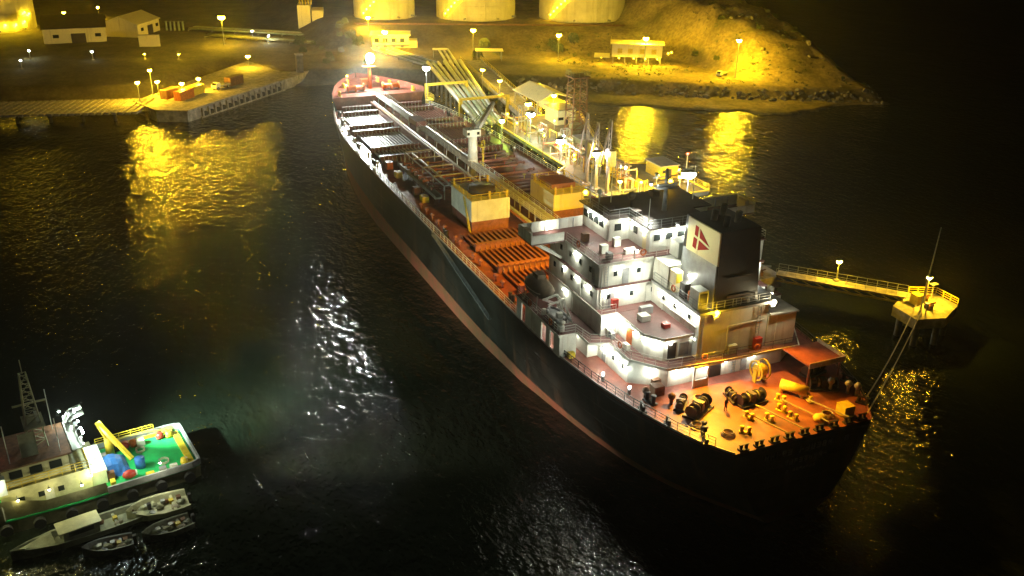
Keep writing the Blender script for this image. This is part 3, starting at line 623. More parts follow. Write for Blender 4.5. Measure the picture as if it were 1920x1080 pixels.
for x, y, rz in ((5.2,3.4,.3),(4.0,1.6,.25),(5.1,-.9,.3),(3.3,-1.0,.3),(5.8,-5.2,-.2),(6.9,-2.2,.4),(3.0,5.5,.9)):
    put('bollard', boly, ship, (x,y,D), rz).scale = (.75,.75,.7)
put('bollard', bolm, ship, (12.2,11.6,D), .2); put('bollard', bolm, ship, (4.6,9.6,D), -.5)
flm = MB().box(-.7,-.35,0,.7,.35,.2).tube((-.4,0,.2),(-.4,0,.75),.22,8).tube((.4,0,.2),(.4,0,.75),.22,8).box(-.75,-.12,.75,.75,.12,.85).mesh('fairlead', steel)
for i in range(9): put('fairlead', flm, ship, (.45,7.6-1.95*i,D), R(90)).scale = (.8,.8,.8)
for x, y, rz in ((3,10.4,-.6),(7.5,12.2,-.4),(11,13.3,-.3),(3,-10.4,.6),(7.5,-12.2,.4)): put('fairlead', flm, ship, (x,y,D), rz)
MB().box(1.2,-7.6,D,2.6,-6.2,D+1.3).build('deck_box', yel, ship); MB().ball((1.9,-3.4,D+.35),.75,10,6,1,1,.6).build('rope_pile', yel, ship, True)
MB().tube((8.8,-3.6,D+.9),(6.2,-5.2,D+.9),.6,12).box(8.3,-4.2,D,8.7,-3.4,D+.7).box(6.4,-5.4,D,6.8,-4.7,D+.7).build('capstan_housing', yel, ship, True)
hr = MB()
for k in range(20):
    a, b = 2*math.pi*k/20, 2*math.pi*(k+1)/20
    for yy in (-3.3,-2.2): hr.bar((11.6+1.15*math.cos(a),yy,11.7+1.15*math.sin(a)),(11.6+1.15*math.cos(b),yy,11.7+1.15*math.sin(b)),.16)
hr.tube((11.6,-3.3,11.7),(11.6,-2.2,11.7),.75,14).box(11.3,-3.5,D,11.9,-3.35,11.8).box(11.3,-2.15,D,11.9,-2.0,11.8)
hr.build('hose_reel', yel, ship)
for k, (y0, x0) in enumerate(((3.6,6.2),(1.5,6.6),(-1.9,6.4),(-4.6,5.4))):
    MB().tube((x0,y0,D+.5),(.6,y0-1.6,D+.6),.09,6).build('mooring_line_on_deck', rope, ship)
for x, y in ((3.4,7.4),(6.0,9.6),(10.6,6.2),(2.4,-4.9)):
    rc = MB()
    for j, rr_ in enumerate((.75,.66,.57)):
        rc.path([(x+rr_*math.cos(2*math.pi*i/14),y+rr_*math.sin(2*math.pi*i/14),D+.09+.13*j) for i in range(15)],.07,5)
    tag(rc.build('coiled_rope', rope, ship), kind='stuff')
# starboard after platform with pale edge
sp = MB().box(7.9,-11.6,13.0,12.6,-6.6,13.18).build('after_platform', deckred, ship)
MB().box(7.8,-11.7,12.9,7.89,-6.5,13.6).box(7.9,-11.7,12.9,12.6,-11.61,13.6).build('platform_edge', ribpale, sp)
for x, y in ((8.2,-11.3),(8.2,-6.9),(12.2,-11.3)): MB().tube((x,y,D),(x,y,13),.14,8).build('pillar', ribred, sp)
for x, y in ((6.6,-8.9),(5.4,-10.4),(4.6,-11.0)): MB().tube((x,y,D),(x,y,D+1.1),.2,8).ball((x,y,D+1.25),.42,8,5).build('ventilator', pipew, ship, True)
for x, y in ((13.2,11.6),(11.0,9.6)): MB().tube((x,y,D),(x,y,D+.9),.22,8).ball((x,y,D+1.0),.45,8,5).build('ventilator', rust, ship, True)
MB().box(12.9,9.3,D,14.1,10.6,D+1.2).build('deck_locker', rust, ship); MB().box(24.6,14.6,D,25.2,15.4,D+.7).build('deck_locker', yel, ship)
# deck level lamp posts near the stern quarter (low)
for x, y in ((18.4,14.2),(14.6,12.9)):
    bulb(MB().box(x-.15,y-.15,D,x+.15,y+.15,D+.7).build('deck_lamp', grey, ship), (x,y,D+.95), .16, COOL, 130)
# illegible rows of faded letters on the transom
def letters(y0, y1, z, h_, n, seed):
    rnd = random.Random(seed); b_ = MB(); wd = (y1-y0)/n
    for i in range(n):
        y = y0+wd*(i+.12); ww = wd*.7; st = h_*.2
        if rnd.random() < .1: continue
        for k in range(4):
            if rnd.random() < .72:
                q = [(y,z,y+st,z+h_),(y+ww-st,z,y+ww,z+h_),(y,z,y+ww,z+st),(y,z+h_-st,y+ww,z+h_)][k]
                b_.box(-.035,q[0],q[1],-.01,q[2],q[3])
        b_.box(-.034,y,z+h_*.42,-.01,y+ww,z+h_*.42+st)
    tag(b_.build('faded_lettering', fadew, hull), kind='stuff')
fadew = mat('faded_white_lettering', (.72,.70,.62), .6, var=.5, scale=3)
letters(-6.2,5.2,8.35,.75,15,3); letters(-3.4,2.4,7.1,.62,9,5); letters(-2.0,2.0,6.15,.35,9,8)
# a crew member on the stern deck
def person(x, y, z, face, label):
    t_ = thing('person', label, 'person', (x,y,z), face)
    J = dict(pel=(0,0,.95),ch=(.02,0,1.28),nk=(.02,0,1.48),hd=(.05,0,1.62),
             lh=(0,.1,.9),lk=(.05,.12,.5),la=(0,.13,.09),lt=(.16,.15,.05),rh=(0,-.1,.9),rk=(-.02,-.12,.5),ra=(-.08,-.13,.09),rt=(.08,-.15,.05),
             ls=(.02,.19,1.42),le=(.0,.27,1.14),lw=(.14,.25,.92),rs=(.02,-.19,1.42),re=(.0,-.27,1.14),rw=(.16,-.22,.95))
    E = [('pel','ch'),('ch','nk'),('nk','hd'),('pel','lh'),('lh','lk'),('lk','la'),('la','lt'),('pel','rh'),('rh','rk'),('rk','ra'),('ra','rt'),('ch','ls'),('ls','le'),('le','lw'),('ch','rs'),('rs','re'),('re','rw')]
    RAD = dict(pel=.15,ch=.17,nk=.065,hd=.105,lh=.1,lk=.07,la=.05,lt=.045,rh=.1,rk=.07,ra=.05,rt=.045,ls=.075,le=.055,lw=.04,rs=.075,re=.055,rw=.04)
    ks = list(J); me = bpy.data.meshes.new('body'); me.from_pydata([J[k] for k in ks], [(ks.index(a),ks.index(b)) for a,b in E], [])
    o_ = put('body', me, t_); me.materials.append(navy)
    sk = o_.modifiers.new('skin', 'SKIN'); 
    if not me.skin_vertices: me.skin_vertices.new() if hasattr(me.skin_vertices,'new') else None
    if me.skin_vertices:
        for i, k in enumerate(ks): me.skin_vertices[0].data[i].radius = (RAD[k],RAD[k])
        me.skin_vertices[0].data[0].use_root = True
    o_.modifiers.new('sub', 'SUBSURF').levels = 1; o_.modifiers['sub'].render_levels = 2
    MB().ball((.05,0,1.68),.135,10,6,1.05,.9,.75).build('helmet', steel, t_, True)
    MB().ball((.12,0,1.6),.075,8,6,.8,.9,1.1).build('face', skin, t_, True)
    for sy, c in ((1,J['lw']),(-1,J['rw'])):
        hb = MB().ball(c,.05,6,4,1,.6,1.3)
        for k in range(4): hb.tube((c[0]+.01+.018*k,c[1],c[2]-.04),(c[0]+.03+.018*k,c[1],c[2]-.11-.01*(k%2)),.012,5)
        hb.tube((c[0]+.03,c[1],c[2]-.01),(c[0]+.07,c[1]-sy*.02,c[2]-.06),.013,5)
        hb.build('hand', skin, t_, True)
person(7.5,4.85,D,R(200),'person in dark clothing standing alone on the orange lit stern deck')

# boats carried by the tanker
def capsule_boat(x, y, z, L_, B_, H_, m_, name, label, cat, rz=0):
    t_ = thing(name, label, cat, (x,y,z), rz)
    rings = []
    for i in range(13):
        u = -1+2*i/12; k = max(.06,(1-abs(u)**2.6))**.6
        rings.append([(u*L_/2, B_/2*k*math.cos(a), H_*.45+H_*.5*(math.sin(a)*(1 if math.sin(a) > 0 else .85))*max(.25,k)) for a in [2*math.pi*j/14 for j in range(14)]])
    MB().loft(rings).build('hull', m_, t_, True)
    MB().box(-L_*.12,-B_*.2,H_*.9,L_*.12,B_*.2,H_*1.12).build('hatch', m_, t_)
    gr = MB()
    for s_ in (1,-1): gr.path([(L_*.4*math.cos(a),s_*B_*.51*abs(math.sin(a))**.35,H_*.48) for a in [math.pi*(.1+.8*j/8) for j in range(9)]],.06)
    gr.build('grab_line', rope, t_)
    return t_
dkb = mat('boat_cover_dark', (.10,.075,.045), .8, var=.4, scale=1.5, bump=.05)
capsule_boat(35.2,14.6,14.0,6.2,2.9,2.9,dkb,'lifeboat','dark rounded lifeboat on the port boat deck under the bridge wing','lifeboat')
rb = thing('rescue_boat','small open grey rescue boat under white davit arms on the boat deck','boat',(29.1,15.0,13.5))
MB().loft([[(u*2.1,.85*k*c,.2+.45*(s2+1)*.5) for c,s2 in ((1,1),(.8,-.6),(-.8,-.6),(-1,1))] for u,k in ((-1,.85),(-.5,1),(.2,1),(.7,.7),(1,.1))]).build('hull', grey, rb)
MB().path([(-2.1,.75,.68),(-1,.9,.68),(.4,.9,.68),(1.5,.6,.7),(2.1,0,.75),(1.5,-.6,.7),(.4,-.9,.68),(-1,-.9,.68),(-2.1,-.75,.68)],.2,8).build('buoyancy_tube', grey, rb, True)
MB().box(-1.0,-.35,.6,-.4,.35,1.2).build('console', white, rb); MB().box(-2.3,-.2,.5,-2.0,.2,1.1).build('outboard_motor', steel, rb)

# ================================================================== JETTY
class piles:
    def __init__(s, mb, pts, z0, r=.45): s.p = pts; s.z = z0; s.r = r
    def build(s, name, m_, parent):
        me = MB().tube((0,0,-3),(0,0,s.z),s.r,10).mesh('pile', m_, True)
        for x, y in s.p: put('leg' if name == 'leg' else 'pile', me, parent, (x,y,0))
jp = thing('jetty_platform','concrete jetty head on piles with sodium lamps beside the tanker','jetty',(110,-33,0))
def loc(p, o): return [(x-o[0], y-o[1]) for x, y in p]
MB().prism(loc([(84,-23),(106,-23),(109,-26.5),(152,-27),(152,-52),(108,-36.5),(104,-46),(84,-46)],(110,-33)), 5.2, 6).build('deck', concj, jp)
piles(MB(), loc([(x,y) for x in range(86,152,8) for y in ((-24.5 if x < 108 else -28.5),-35,(-44 if x < 104 or x > 134 else -35.2))],(110,-33)), 5.2).build('piles', concd, jp)
kb = MB()
pts = loc([(84,-23),(106,-23),(109,-26.5),(152,-27),(152,-52),(108,-36.5),(104,-46),(84,-46),(84,-23)],(110,-33))
for p, q in zip(pts, pts[1:]): kb.bar((*p,6.12),(*q,6.12),.3,.24)
kb.build('kerb', yel, jp)
for x in (88,96,104):
    f_ = MB().box(x-110-1.2,-22.95+33,1.5,x-110+1.2,-22.4+33,5.8).build('fender_panel', rubber, jp)
    MB().tube((x-110,-22.95+33,3.4),(x-110,-23.6+33,3.4),.7,12).build('fender_cone', rubber, f_)
MB().rail([(*p,6.2) for p in loc([(152,-52),(108,-36.5),(104,-46),(84,-46)],(110,-33))],1.1,2,.04).build('guard_rail', yel, jp)
rnd = random.Random(12)
for i in range(44):
    x, y = rnd.uniform(87,148), rnd.uniform(-34.5,-28); L_ = rnd.uniform(2,9); z = rnd.choice((6.5,7.0,8.0,9.2)); a_ = rnd.choice((0,0,0,R(90)))
    p_ = (x-110,y+33,z); q_ = (x-110+L_*math.cos(a_),y+33+min(L_,4)*math.sin(a_),z); r_ = rnd.uniform(.1,.24)
    m_ = MB().tube(p_,q_,r_,8).tube((p_[0],p_[1],6),(p_[0],p_[1],z+.3),.09,6).tube((q_[0],q_[1],6),(q_[0],q_[1],z+rnd.choice((.1,1.6))),.09,6)
    m_.build('pipe_run', (pipew,pipeg,rust,yel,olive)[i%5], jp)
for i in range(9):
    x, y, h_ = 90+i*6.2+rnd.uniform(-1,1)-110, rnd.uniform(-34,-29)+33, rnd.uniform(2.5,6)
    m_ = MB()
    for sx in (-.8,.8):
        for sy in (-.8,.8): m_.bar((x+sx,y+sy,6),(x+sx,y+sy,6+h_),.12)
    for z in (6+h_*.5,6+h_): m_.bar((x-.8,y-.8,z),(x+.8,y-.8,z),.1).bar((x+.8,y-.8,z),(x+.8,y+.8,z),.1).bar((x+.8,y+.8,z),(x-.8,y+.8,z),.1).bar((x-.8,y+.8,z),(x-.8,y-.8,z),.1)
    m_.bar((x-.8,y-.8,6),(x+.8,y-.8,6+h_*.5),.08).bar((x-.8,y-.8,6+h_),(x+.8,y-.8,6+h_*.5),.08).build('steel_frame', (rust,olive,grey)[i%3], jp)
for i, (x, y, z) in enumerate(((146,-29,8.5),(138,-28,8.2),(124,-28.5,8.6),(119,-31,9.4),(108,-28,8.4),(104,-26,8.8),(100,-30,8.2),(95,-33,8.8),(87,-32,8.2),(92,-44,8.0),(134,-36,9))):
    lp_ = MB().tube((x-110,y+33,6),(x-110,y+33,z+.1),.07,6).build('small_lamp_post', grey, jp); bulb(lp_, (x-110,y+33,z+.3), .28, (SODY,ORA,SODY,WHT)[i%4], 650)
# road trestle and pipe trestle to the shore
rtb = thing('road_trestle','yellow lit concrete road bridge on piles running from jetty to shore','bridge',(188,-46,0))
o_ = (188,-46)
MB().prism(loc([(152.05,-35.6),(152.05,-41.5),(228,-55),(228,-47.5)],o_), 5.2, 6.0).build('roadway', conc, rtb)
for a, b in (((152.1,-35.8),(228,-47.7)),((152.1,-41.3),(228,-54.8))):
    a2, b2 = loc([a,b],o_); MB().bar((*a2,6.2),(*b2,6.2),.25,.4).build('kerb', conc, rtb); MB().rail([(*a2,6.4),(*b2,6.4)],1.0,2.4,.045,wires=2).build('guard_rail', yel, rtb)
piles(MB(), loc([(x,-38-.165*(x-152)+d) for x in range(158,226,10) for d in (-2,2)],o_), 5.2).build('piles', concd, rtb)
ptb = thing('pipe_trestle','trestle carrying rows of pale green pipes from jetty to shore','pipe bridge',(186,-33,0))
o_ = (186,-33)
for k in range(7):
    dy = -5.4+1.75*k+(.5 if k > 3 else 0)
    a, b = loc([(146,-24.4+dy*.55),(224,-40.6+dy)],o_)
    MB().tube((*a,7.0),(*b,7.0),.42 if k % 3 else .6,10).build('pipe', (pipew,pipeg,pipew,pipeg)[k%4], ptb, True)
for i in range(11):
    sl = MB()
    x = 148+i*7.4; y = -24.4-.208*(x-146); hw = 3.2+(x-146)*.034
    a, b = loc([(x,y-hw),(x,y+hw)],o_); sl.bar((*a,6.2),(*b,6.2),.5,.5).tube((a[0],a[1]+.4,-3),(a[0],a[1]+.4,6),.35,8).tube((b[0],b[1]-.4,-3),(b[0],b[1]-.4,6),.35,8)
    sl.build('pile_bent', concd, ptb)
for x, y0, y1 in ((185.8,-21.5,-33.5),(165.5,-24,-37.5)):
    gt = thing('pipe_gantry','yellow goal post gantry across the pipe trestle'+(', far one with white lamp' if x > 180 else ', near one beside crane jib'),'gantry',(x,(y0+y1)/2,6))
    h_ = (y0-y1)/2
    MB().bar((0,-h_,2.6),(0,h_,2.6),.7,.6).build('beam', yel, gt)
    for s_ in (1,-1): MB().box(-.4,s_*h_-.4,-9,.4,s_*h_+.4,2.9).build('leg', yel, gt)
lt = thing('lamp_platform','small yellow steel platform with mast beside the pipe trestle','platform',(182,-20,0))
MB().box(-1.6,-1.8,5.2,1.6,1.8,5.6).build('platform', yel, lt); piles(MB(),((-1.2,-1.2),(1.2,-1.2),(-1.2,1.2),(1.2,1.2)),5.2,.3).build('leg', yel, lt); MB().rail([(-1.6,-1.8,5.6),(1.6,-1.8,5.6),(1.6,1.8,5.6),(-1.6,1.8,5.6)],1.2,1.2,.06,True).build('guard_rail', yel, lt)
# canopy hut
cn = thing('canopy_shelter','pitched roof shelter lit yellow at the jetty root','shelter',(160,-45,6))
MB().add([(-8,-5,4),(8,-5,4),(8,0,5.6),(-8,0,5.6),(8,5,3.6),(-8,5,3.6),(-8,-5,3.8),(8,-5,3.8),(8,0,5.4),(-8,0,5.4),(8,5,3.4),(-8,5,3.4)],[(0,1,2,3),(3,2,4,5),(9,8,7,6),(11,10,8,9),(0,6,7,1),(5,4,10,11),(0,3,9,6),(3,5,11,9),(1,7,8,2),(2,8,10,4)]).build('roof', cream, cn)
for sx in (-7,0,7):
    for sy in (-4.6,4.6): MB().box(sx-.15,sy-.15,0,sx+.15,sy+.15,3.5).build('post', grey, cn)
MB().box(-6,-4,0,2,0,2.6).build('cabin', cream, cn)
# loading arms
def loading_arm(x, y, h, lean, label, m_):
    t_ = thing('loading_arm', label, 'loading arm', (x,y,6), 0, 'marine loading arms')
    MB().tube((0,0,0),(0,0,h*.55),.38,12,.3).tube((0,0,0),(0,0,.4),.9,12).build('riser', m_, t_, True)
    ia = MB().bar((.45,0,h*.5),(.4+lean,0,h),.14).bar((-.45,0,h*.5),(-.4+lean,0,h),.14)
    for k in range(7): ia.bar((.45*(-1)**k+lean*k/7,0,h*(.5+k/14)),(-.45*(-1)**k+lean*(k+1)/7,0,h*(.5+(k+1)/14)),.09)
    ia.build('inboard_arm', m_, t_)
    MB().tube((lean,0,h),(lean+1.2,1.5,h*.25),.17,8).build('outboard_arm', m_, t_, True)
    MB().tube((-.25,-.3,h*.55),(-.25,.3,h*.55),1.3,16).build('pulley_wheel', m_, t_)
    MB().box(-1.8,-.6,h*.42,-.8,.6,h*.62).build('counterweight', yel, t_)
    MB().bar((.6,-.6,0),(.6,-.6,h*.5),.12).bar((1.0,-.6,0),(1.0,-.6,h*.5),.12).build('ladder', yel, t_)
pinkw = mat('arm_paint', (.40,.32,.28), .45, var=.2)
loading_arm(96.5,-25,14.5,.8,'loading arm farthest from the bridge, pale with leaning twin booms',pinkw)
loading_arm(93,-25.2,13.5,.3,'middle loading arm with pale pink riser beside white lamp',pinkw)
loading_arm(89,-25.5,15,-.2,'loading arm nearest the wheelhouse with yellow tip',pinkw)
tw = thing('hose_tower','dark lattice tower on the jetty head behind the loading arms','tower',(131,-40.2,6))
m_ = MB()
for sx in (-2,2):
    for sy in (-2,2): m_.bar((sx,sy,0),(sx*.8,sy*.8,14),.28)
for k in range(7):
    z0, z1 = 2*k, 2*k+2
    for a, b in (((-1.9,-1.9),(1.9,-1.9)),((1.9,-1.9),(1.9,1.9)),((1.9,1.9),(-1.9,1.9)),((-1.9,1.9),(-1.9,-1.9))): m_.bar((*a,z0),(*b,z1),.14).bar((*a,z1),(*b,z1),.16)
m_.build('lattice', rust, tw); MB().box(-2.2,-2.2,14,2.2,2.2,14.3).build('platform', rust, tw); MB().rail([(-2.1,-2.1,14.3),(2.1,-2.1,14.3),(2.1,2.1,14.3),(-2.1,2.1,14.3)],1.1,1.4,.05,True).build('guard_rail', olive, tw); MB().box(-1,-1,0,1.2,1.2,3).build('cabinet', olive, tw)
# small cabins and equipment on jetty head
for i, (x, y, dx, dy, dz, m_, lb) in enumerate(((145,-43,7,5,3.6,cream,'pale cabin on the jetty head under the yellow lamp'),(119,-36,4,3,3,olive,'olive equipment cabin in middle of jetty head'),(97,-43,6,4,2.6,yel,'low yellow cabin on jetty head near loading arms'),(100,-34,5,3,2.4,yel,'yellow skid unit behind the loading arms'))):
    t_ = thing('jetty_cabin', lb, 'cabin', (x,y,6))
    MB().box(-dx/2,-dy/2,0,dx/2,dy/2,dz).build('wall', m_, t_); MB().box(-dx/2-.3,-dy/2-.3,dz,dx/2+.3,dy/2+.3,dz+.2).build('roof', grey, t_)
    MB().box(-dx/2-.05,-.5,0,-dx/2,.5,2).build('door', steel, t_); MB().box(-dx/2-.05,.8,1.2,-dx/2,dy/2-.3,1.9).build('window', glass, t_)
JP = sorted([(random.uniform(88,138), random.uniform(-34,-29)) for i in range(14)], key=lambda p: -p[0])
for i in range(14):
    x, y = JP[i]
    k = i % 3; t_ = thing('pipe_manifold', ['leftmost ','second ','third ','fourth ','rightmost '][i//3]+('upright valve stand on the jetty head','bent grey pipe riser on the jetty head','short yellow pipe post on the jetty head')[k], 'pipework', (x,y,6), random.random()*3, 'pipework standing on the jetty head')
    if k == 0: MB().tube((0,0,0),(0,0,1.8),.18,8).build('stem', olive, t_); MB().tube((0,0,1.8),(0,0,1.86),.5,12).build('handwheel', redp, t_)
    elif k == 1: MB().path([(0,0,0),(0,0,2.2),(1.4,0,2.6),(1.4,0,0)],.25,8).build('pipe', pipew, t_, True)
    else: MB().tube((0,0,0),(0,0,1.4),.3,8).build('post', yel, t_); MB().tube((0,0,1.4),(0,0,1.6),.4,8).build('cap', yel, t_)
# mooring dolphins and catwalk
def dolphin(x, y, poly, label, zt=5):
    t_ = thing('mooring_dolphin', label, 'dolphin', (x,y,0))
    MB().prism(poly, 3.4, zt).build('cap', conc, t_)
    piles(MB(), [(px*.7,py*.7) for px,py in poly], 3.4, .5).build('piles', concd, t_)
    for dx, dy in ((-1.2,.6),(1.2,-.8)):
        hk = MB().box(dx-.5,dy-.4,zt,dx+.5,dy+.4,zt+.7).bar((dx-.3,dy,zt+.6),(dx-1.1,dy+.4,zt+1.1),.25).bar((dx+.3,dy,zt+.6),(dx-.5,dy-.8,zt+1.1),.25).build('mooring_hook', rust, t_)
    return t_
dl = dolphin(28.3,-46.9, [(1.6,4.8),(-3.4,5.2),(-4.6,.6),(-2.0,-4.6),(2.6,-4.8),(4.6,-.6)], 'lone mooring dolphin at the outer end of the catwalk with tall thin mast')
MB().rail([(-2.0,-4.4,5),(2.4,-4.6,5),(4.2,-.8,5)],1.1,1.4,.06).build('guard_rail', yel, dl)
MB().tube((-.9,1.8,5),(-1.6,2.0,18.3),.14,8,.06).build('mast', grey, dl); MB().box(.2,.4,5,1.6,1.6,6.6).build('cabinet', yel, dl); MB().tube((1.4,-2.6,5),(1.4,-2.6,7.4),.1,8).box(1.0,-3.2,7.4,1.8,-2.0,7.5).build('beacon_stand', grey, dl); MB().tube((-2.6,2.6,5),(-2.8,2.9,6.6),.12,8).box(-3.0,2.7,6.5,-2.6,3.1,7.0).build('capstan', pipew, dl)
dolphin(47.5,-30.4, [(2.8,2.8),(-2.8,2.8),(-2.8,-2.8),(2.8,-2.8)], 'dark mooring dolphin close to the tanker side where the catwalk starts', 5.4)
cwk = thing('catwalk','orange lit steel catwalk between two mooring dolphins','catwalk',(38,-39.4,5.6))
p0, p1 = Vector((7.6,6.6,0)), Vector((-7.0,-6.4,0)); d_ = (p1-p0).normalized(); n_ = Vector((-d_.y,d_.x,0))
MB().bar(p0,p1,2.3,.18).build('walkway', conc, cwk)
for s_ in (1,-1):
    MB().rail([p0+n_*1.1*s_+Vector((0,0,.1)),p1+n_*1.1*s_+Vector((0,0,.1))],1.1,1.5,.028,wires=2).build('guard_rail', grey, cwk)
    b_ = MB().bar(p0+n_*s_-Vector((0,0,.9)),p1+n_*s_-Vector((0,0,.9)),.25)
    for k in range(10):
        a = p0.lerp(p1,k/10); c = p0.lerp(p1,(k+1)/10); b_.bar(a+n_*s_-Vector((0,0,.1)), c+n_*s_-Vector((0,0,.9)),.12)
    b_.build('truss', yel, cwk)
cw2 = thing('catwalk','dark steel catwalk from the near dolphin to the jetty head, behind the tanker','catwalk',(66,-31.5,5.6))
MB().bar((-15.6,.8,0),(17.9,-.8,0),2,.2).build('walkway', conc, cw2)
for s_ in (1,-1): MB().rail([(-15.6,.8+s_,.1),(17.9,-.8+s_,.1)],1.1,2,.05).build('guard_rail', grey, cw2)

# mooring ropes
def mooring(a, b, sag, label):
    a, b = Vector(a), Vector(b); pts = []
    for i in range(13):
        u = i/12; p = a.lerp(b,u); p.z -= sag*4*u*(1-u); pts.append(p)
    o_ = MB().path(pts,.075,5).build('mooring_rope', rope); tag(o_, label, 'rope', 'mooring ropes')
mooring((.4,-8.6,D+.6),(26.5,-44.5,5.8),.9,'mooring rope from the stern corner to the lone dolphin')
mooring((3.0,-10.8,D+.6),(27.6,-44.2,5.8),1.2,'second mooring rope from the stern quarter to the lone dolphin')
mooring((170,-8,13.6),(186,-21,6.5),.6,'bow mooring rope running to the pipe gantry platform')

# ================================================================== LAMPS OF THE TERMINAL
def L(x, y, zl, zg, col, power, label, r=.6, grp='sodium lamp posts'):
    return lamp_post(x, y, zg, zl-zg, col, power*(1.3 if col[2] < .1 else .75), label, grp, r)
L(188.7,-39.6,11,-3,SODY,2600,'yellow lamp on the pipe trestle, farther of the two',.5)
L(173.1,-38.4,11,6,SODY,2600,'yellow lamp by the road trestle, nearer of the two',.5)
L(181.8,-20.2,14,5.6,WHT,9000,'white lamp post on yellow platform left of the pipe trestle',.85,'white lamp posts')
L(152,-44.6,10.9,6,SODY,5200,'yellow lamp at front edge of the pitched shelter roof',.6)
L(141.5,-32.5,12,6,SODY,5000,'yellow lamp post beside the pale cabin on the jetty',.65)
L(129.6,-27.6,12.6,6,WHT,9000,'strong white lamp post on jetty edge behind the crane',.9,'white lamp posts')
L(113.2,-27.2,10.6,6,WHT,6000,'white lamp post on jetty edge left of the orange lamp',.75,'white lamp posts')
L(114.1,-28.0,9.8,6,ORA,3500,'orange lamp post in the middle of the jetty head',.45)
L(128.5,-20.0,12,-2,GRN,5200,'greenish lamp on a pile just right of the crane jib',.6,'greenish lamps')
L(91.1,-23.9,14,6,WHT,4200,'white lamp between the loading arms',.65,'white lamp posts')
L(87.7,-27.6,9,6,SODY,3200,'yellow lamp on jetty platform nearest the wheelhouse roof',.45)
L(88.7,-36.6,9,6,SODY,3600,'yellow lamp on jetty platform, middle of three',.4)
L(85,-39.6,9.4,6,SODY,3200,'yellow lamp at jetty platform corner beside the white flood',.45)
L(73.1,-33.2,14,5.6,WHT,16000,'tall white floodlight on the catwalk behind the funnel',1.05,'white lamp posts')
L(90.7,-44.8,12,6,(1,.02,.02),60,'small red beacon on a pole at the jetty back edge',.14,'beacons')
L(39.3,-39.3,9,5.7,SOD,2600,'sodium lamp halfway along the orange catwalk',.32)
L(28.9,-47.3,9.2,5,SOD,5200,'sodium lamp on the lone mooring dolphin',.42)

# ================================================================== LEFT QUAY
qy = thing('quay','concrete quay with sodium lamps and fender posts left of the bow','quay',(222,26,0)); o_ = (222,26)
QP = [(200.5,41.5),(203.8,49.2),(217.5,54),(241,36),(267,15),(246,-3),(234,7.0)]
MB().prism(loc(QP,o_), -3, 3).build('quay_body', conc, qy)
cp = MB(); ql = loc(QP,o_)
for p, q in zip(ql[:3], ql[1:3]): cp.bar((*p,3.1),(*q,3.1),.5,.3)
cp.bar((*ql[6],3.1),(*ql[0],3.1),.5,.3); cp.build('coping', conc, qy)
fpm = MB().box(-.3,-.3,-1,.3,.3,2.7).mesh('fender_post', conc); ftm = MB().tube((-.2,0,.9),(.2,0,.9),.75,12).mesh('tyre_fender', rubber)
a, b = Vector((200.5,41.5,0)), Vector((234,7,0)); d_ = (b-a).normalized(); n_ = Vector((d_.y,-d_.x,0)); n_ = n_ if n_.x < 0 else -n_
for i in range(15):
    p = a.lerp(b,.12+.055*i)+n_*.34; put('fender_post', fpm, qy, (p.x-222,p.y-26,0), math.atan2(d_.y,d_.x))
    if i < 14:
        p = a.lerp(b,.1475+.055*i)+n_*.24; put('tyre_fender', ftm, qy, (p.x-222,p.y-26,0), math.atan2(d_.y,d_.x)+R(90))
MB().bar((*(a.lerp(b,.1)+n_*.34).xy-Vector(o_),2.5) if False else ((a.lerp(b,.1)+n_*.4).x-222,(a.lerp(b,.1)+n_*.4).y-26,.2),((a.lerp(b,.92)+n_*.4).x-222,(a.lerp(b,.92)+n_*.4).y-26,.2),.5,.35).build('fender_waler', conc, qy)
bm = thing('beam_walkway','unfinished walkway of slanting concrete beams at the left edge','pier',(214,70,0)); o_ = (214,70)
bmm = MB().box(-8.4,-.62,2.4,8.4,.62,3.0).mesh('beam', conc)
for i in range(24):
    u = i/23; x = 210.2+u*9.5; y = 51.5+u*40; put('beam', bmm, bm, (x-214+2,y-70,0), R(-22))
for dx in (-5,6):
    MB().bar((210.2+dx-214+2,50.5-70,2.1),(219.7+dx-214+2,92.5-70,2.1),.8,.6).build('stringer', concd, bm)
piles(MB(), [(210.2+u*9.5-214+2+dx,51.5+u*40-70) for u in (0,.2,.4,.6,.8,1) for dx in (-5,6)], 1.9,.5).build('piles', concd, bm)
for (x, y, zb, c, p, lb) in ((215.5,52.4,8.5,SOD,7500,'leftmost sodium lamp post on the quay corner'),(219,48.6,11,SOD,8500,'tallest sodium lamp post on the quay, second from left'),(223.4,46.8,6.8,SOD,5500,'short sodium lamp post, third from left on the quay'),
                             (221.2,40.4,6.2,SOD,7000,'sodium lamp post in the middle of the quay by the containers'),(223.8,35.4,6.8,SOD,7000,'sodium lamp post right of the quay containers'),(254.3,16.3,6.8,SOD,5000,'sodium lamp post at the landward end of the quay')):
    lamp_post(x, y, 3, zb-3, c, p*1.15, lb, 'sodium lamp posts on the quay', .5)
contm = MB().box(-3,-1.2,0,3,1.2,2.5)
for k in range(12): contm.box(-2.8+k*.5,-1.26,.15,-2.6+k*.5,1.26,2.35)
for x, y, rz, m_, lb, zz in ((216,40.5,.75,orgp,'orange shipping container on the quay nearest the water',3),(221,37.0,.75,yel,'yellow shipping container in the middle of the quay',3),(219.5,44.0,.7,rust,'rusty shipping container on the quay below the tallest lamp',3),(231,24.5,.82,rust,'rusty shipping container halfway along the quay',3)):
    t_ = thing('shipping_container', lb, 'container', (x,y,zz), -rz, 'containers on the quay')
    put('body', contm.mesh('body', m_), t_); 
    for s_ in (-.58,.58): MB().box(-3.06,s_-.55,.1,-3.0,s_+.55,2.4).build('door', m_, t_)
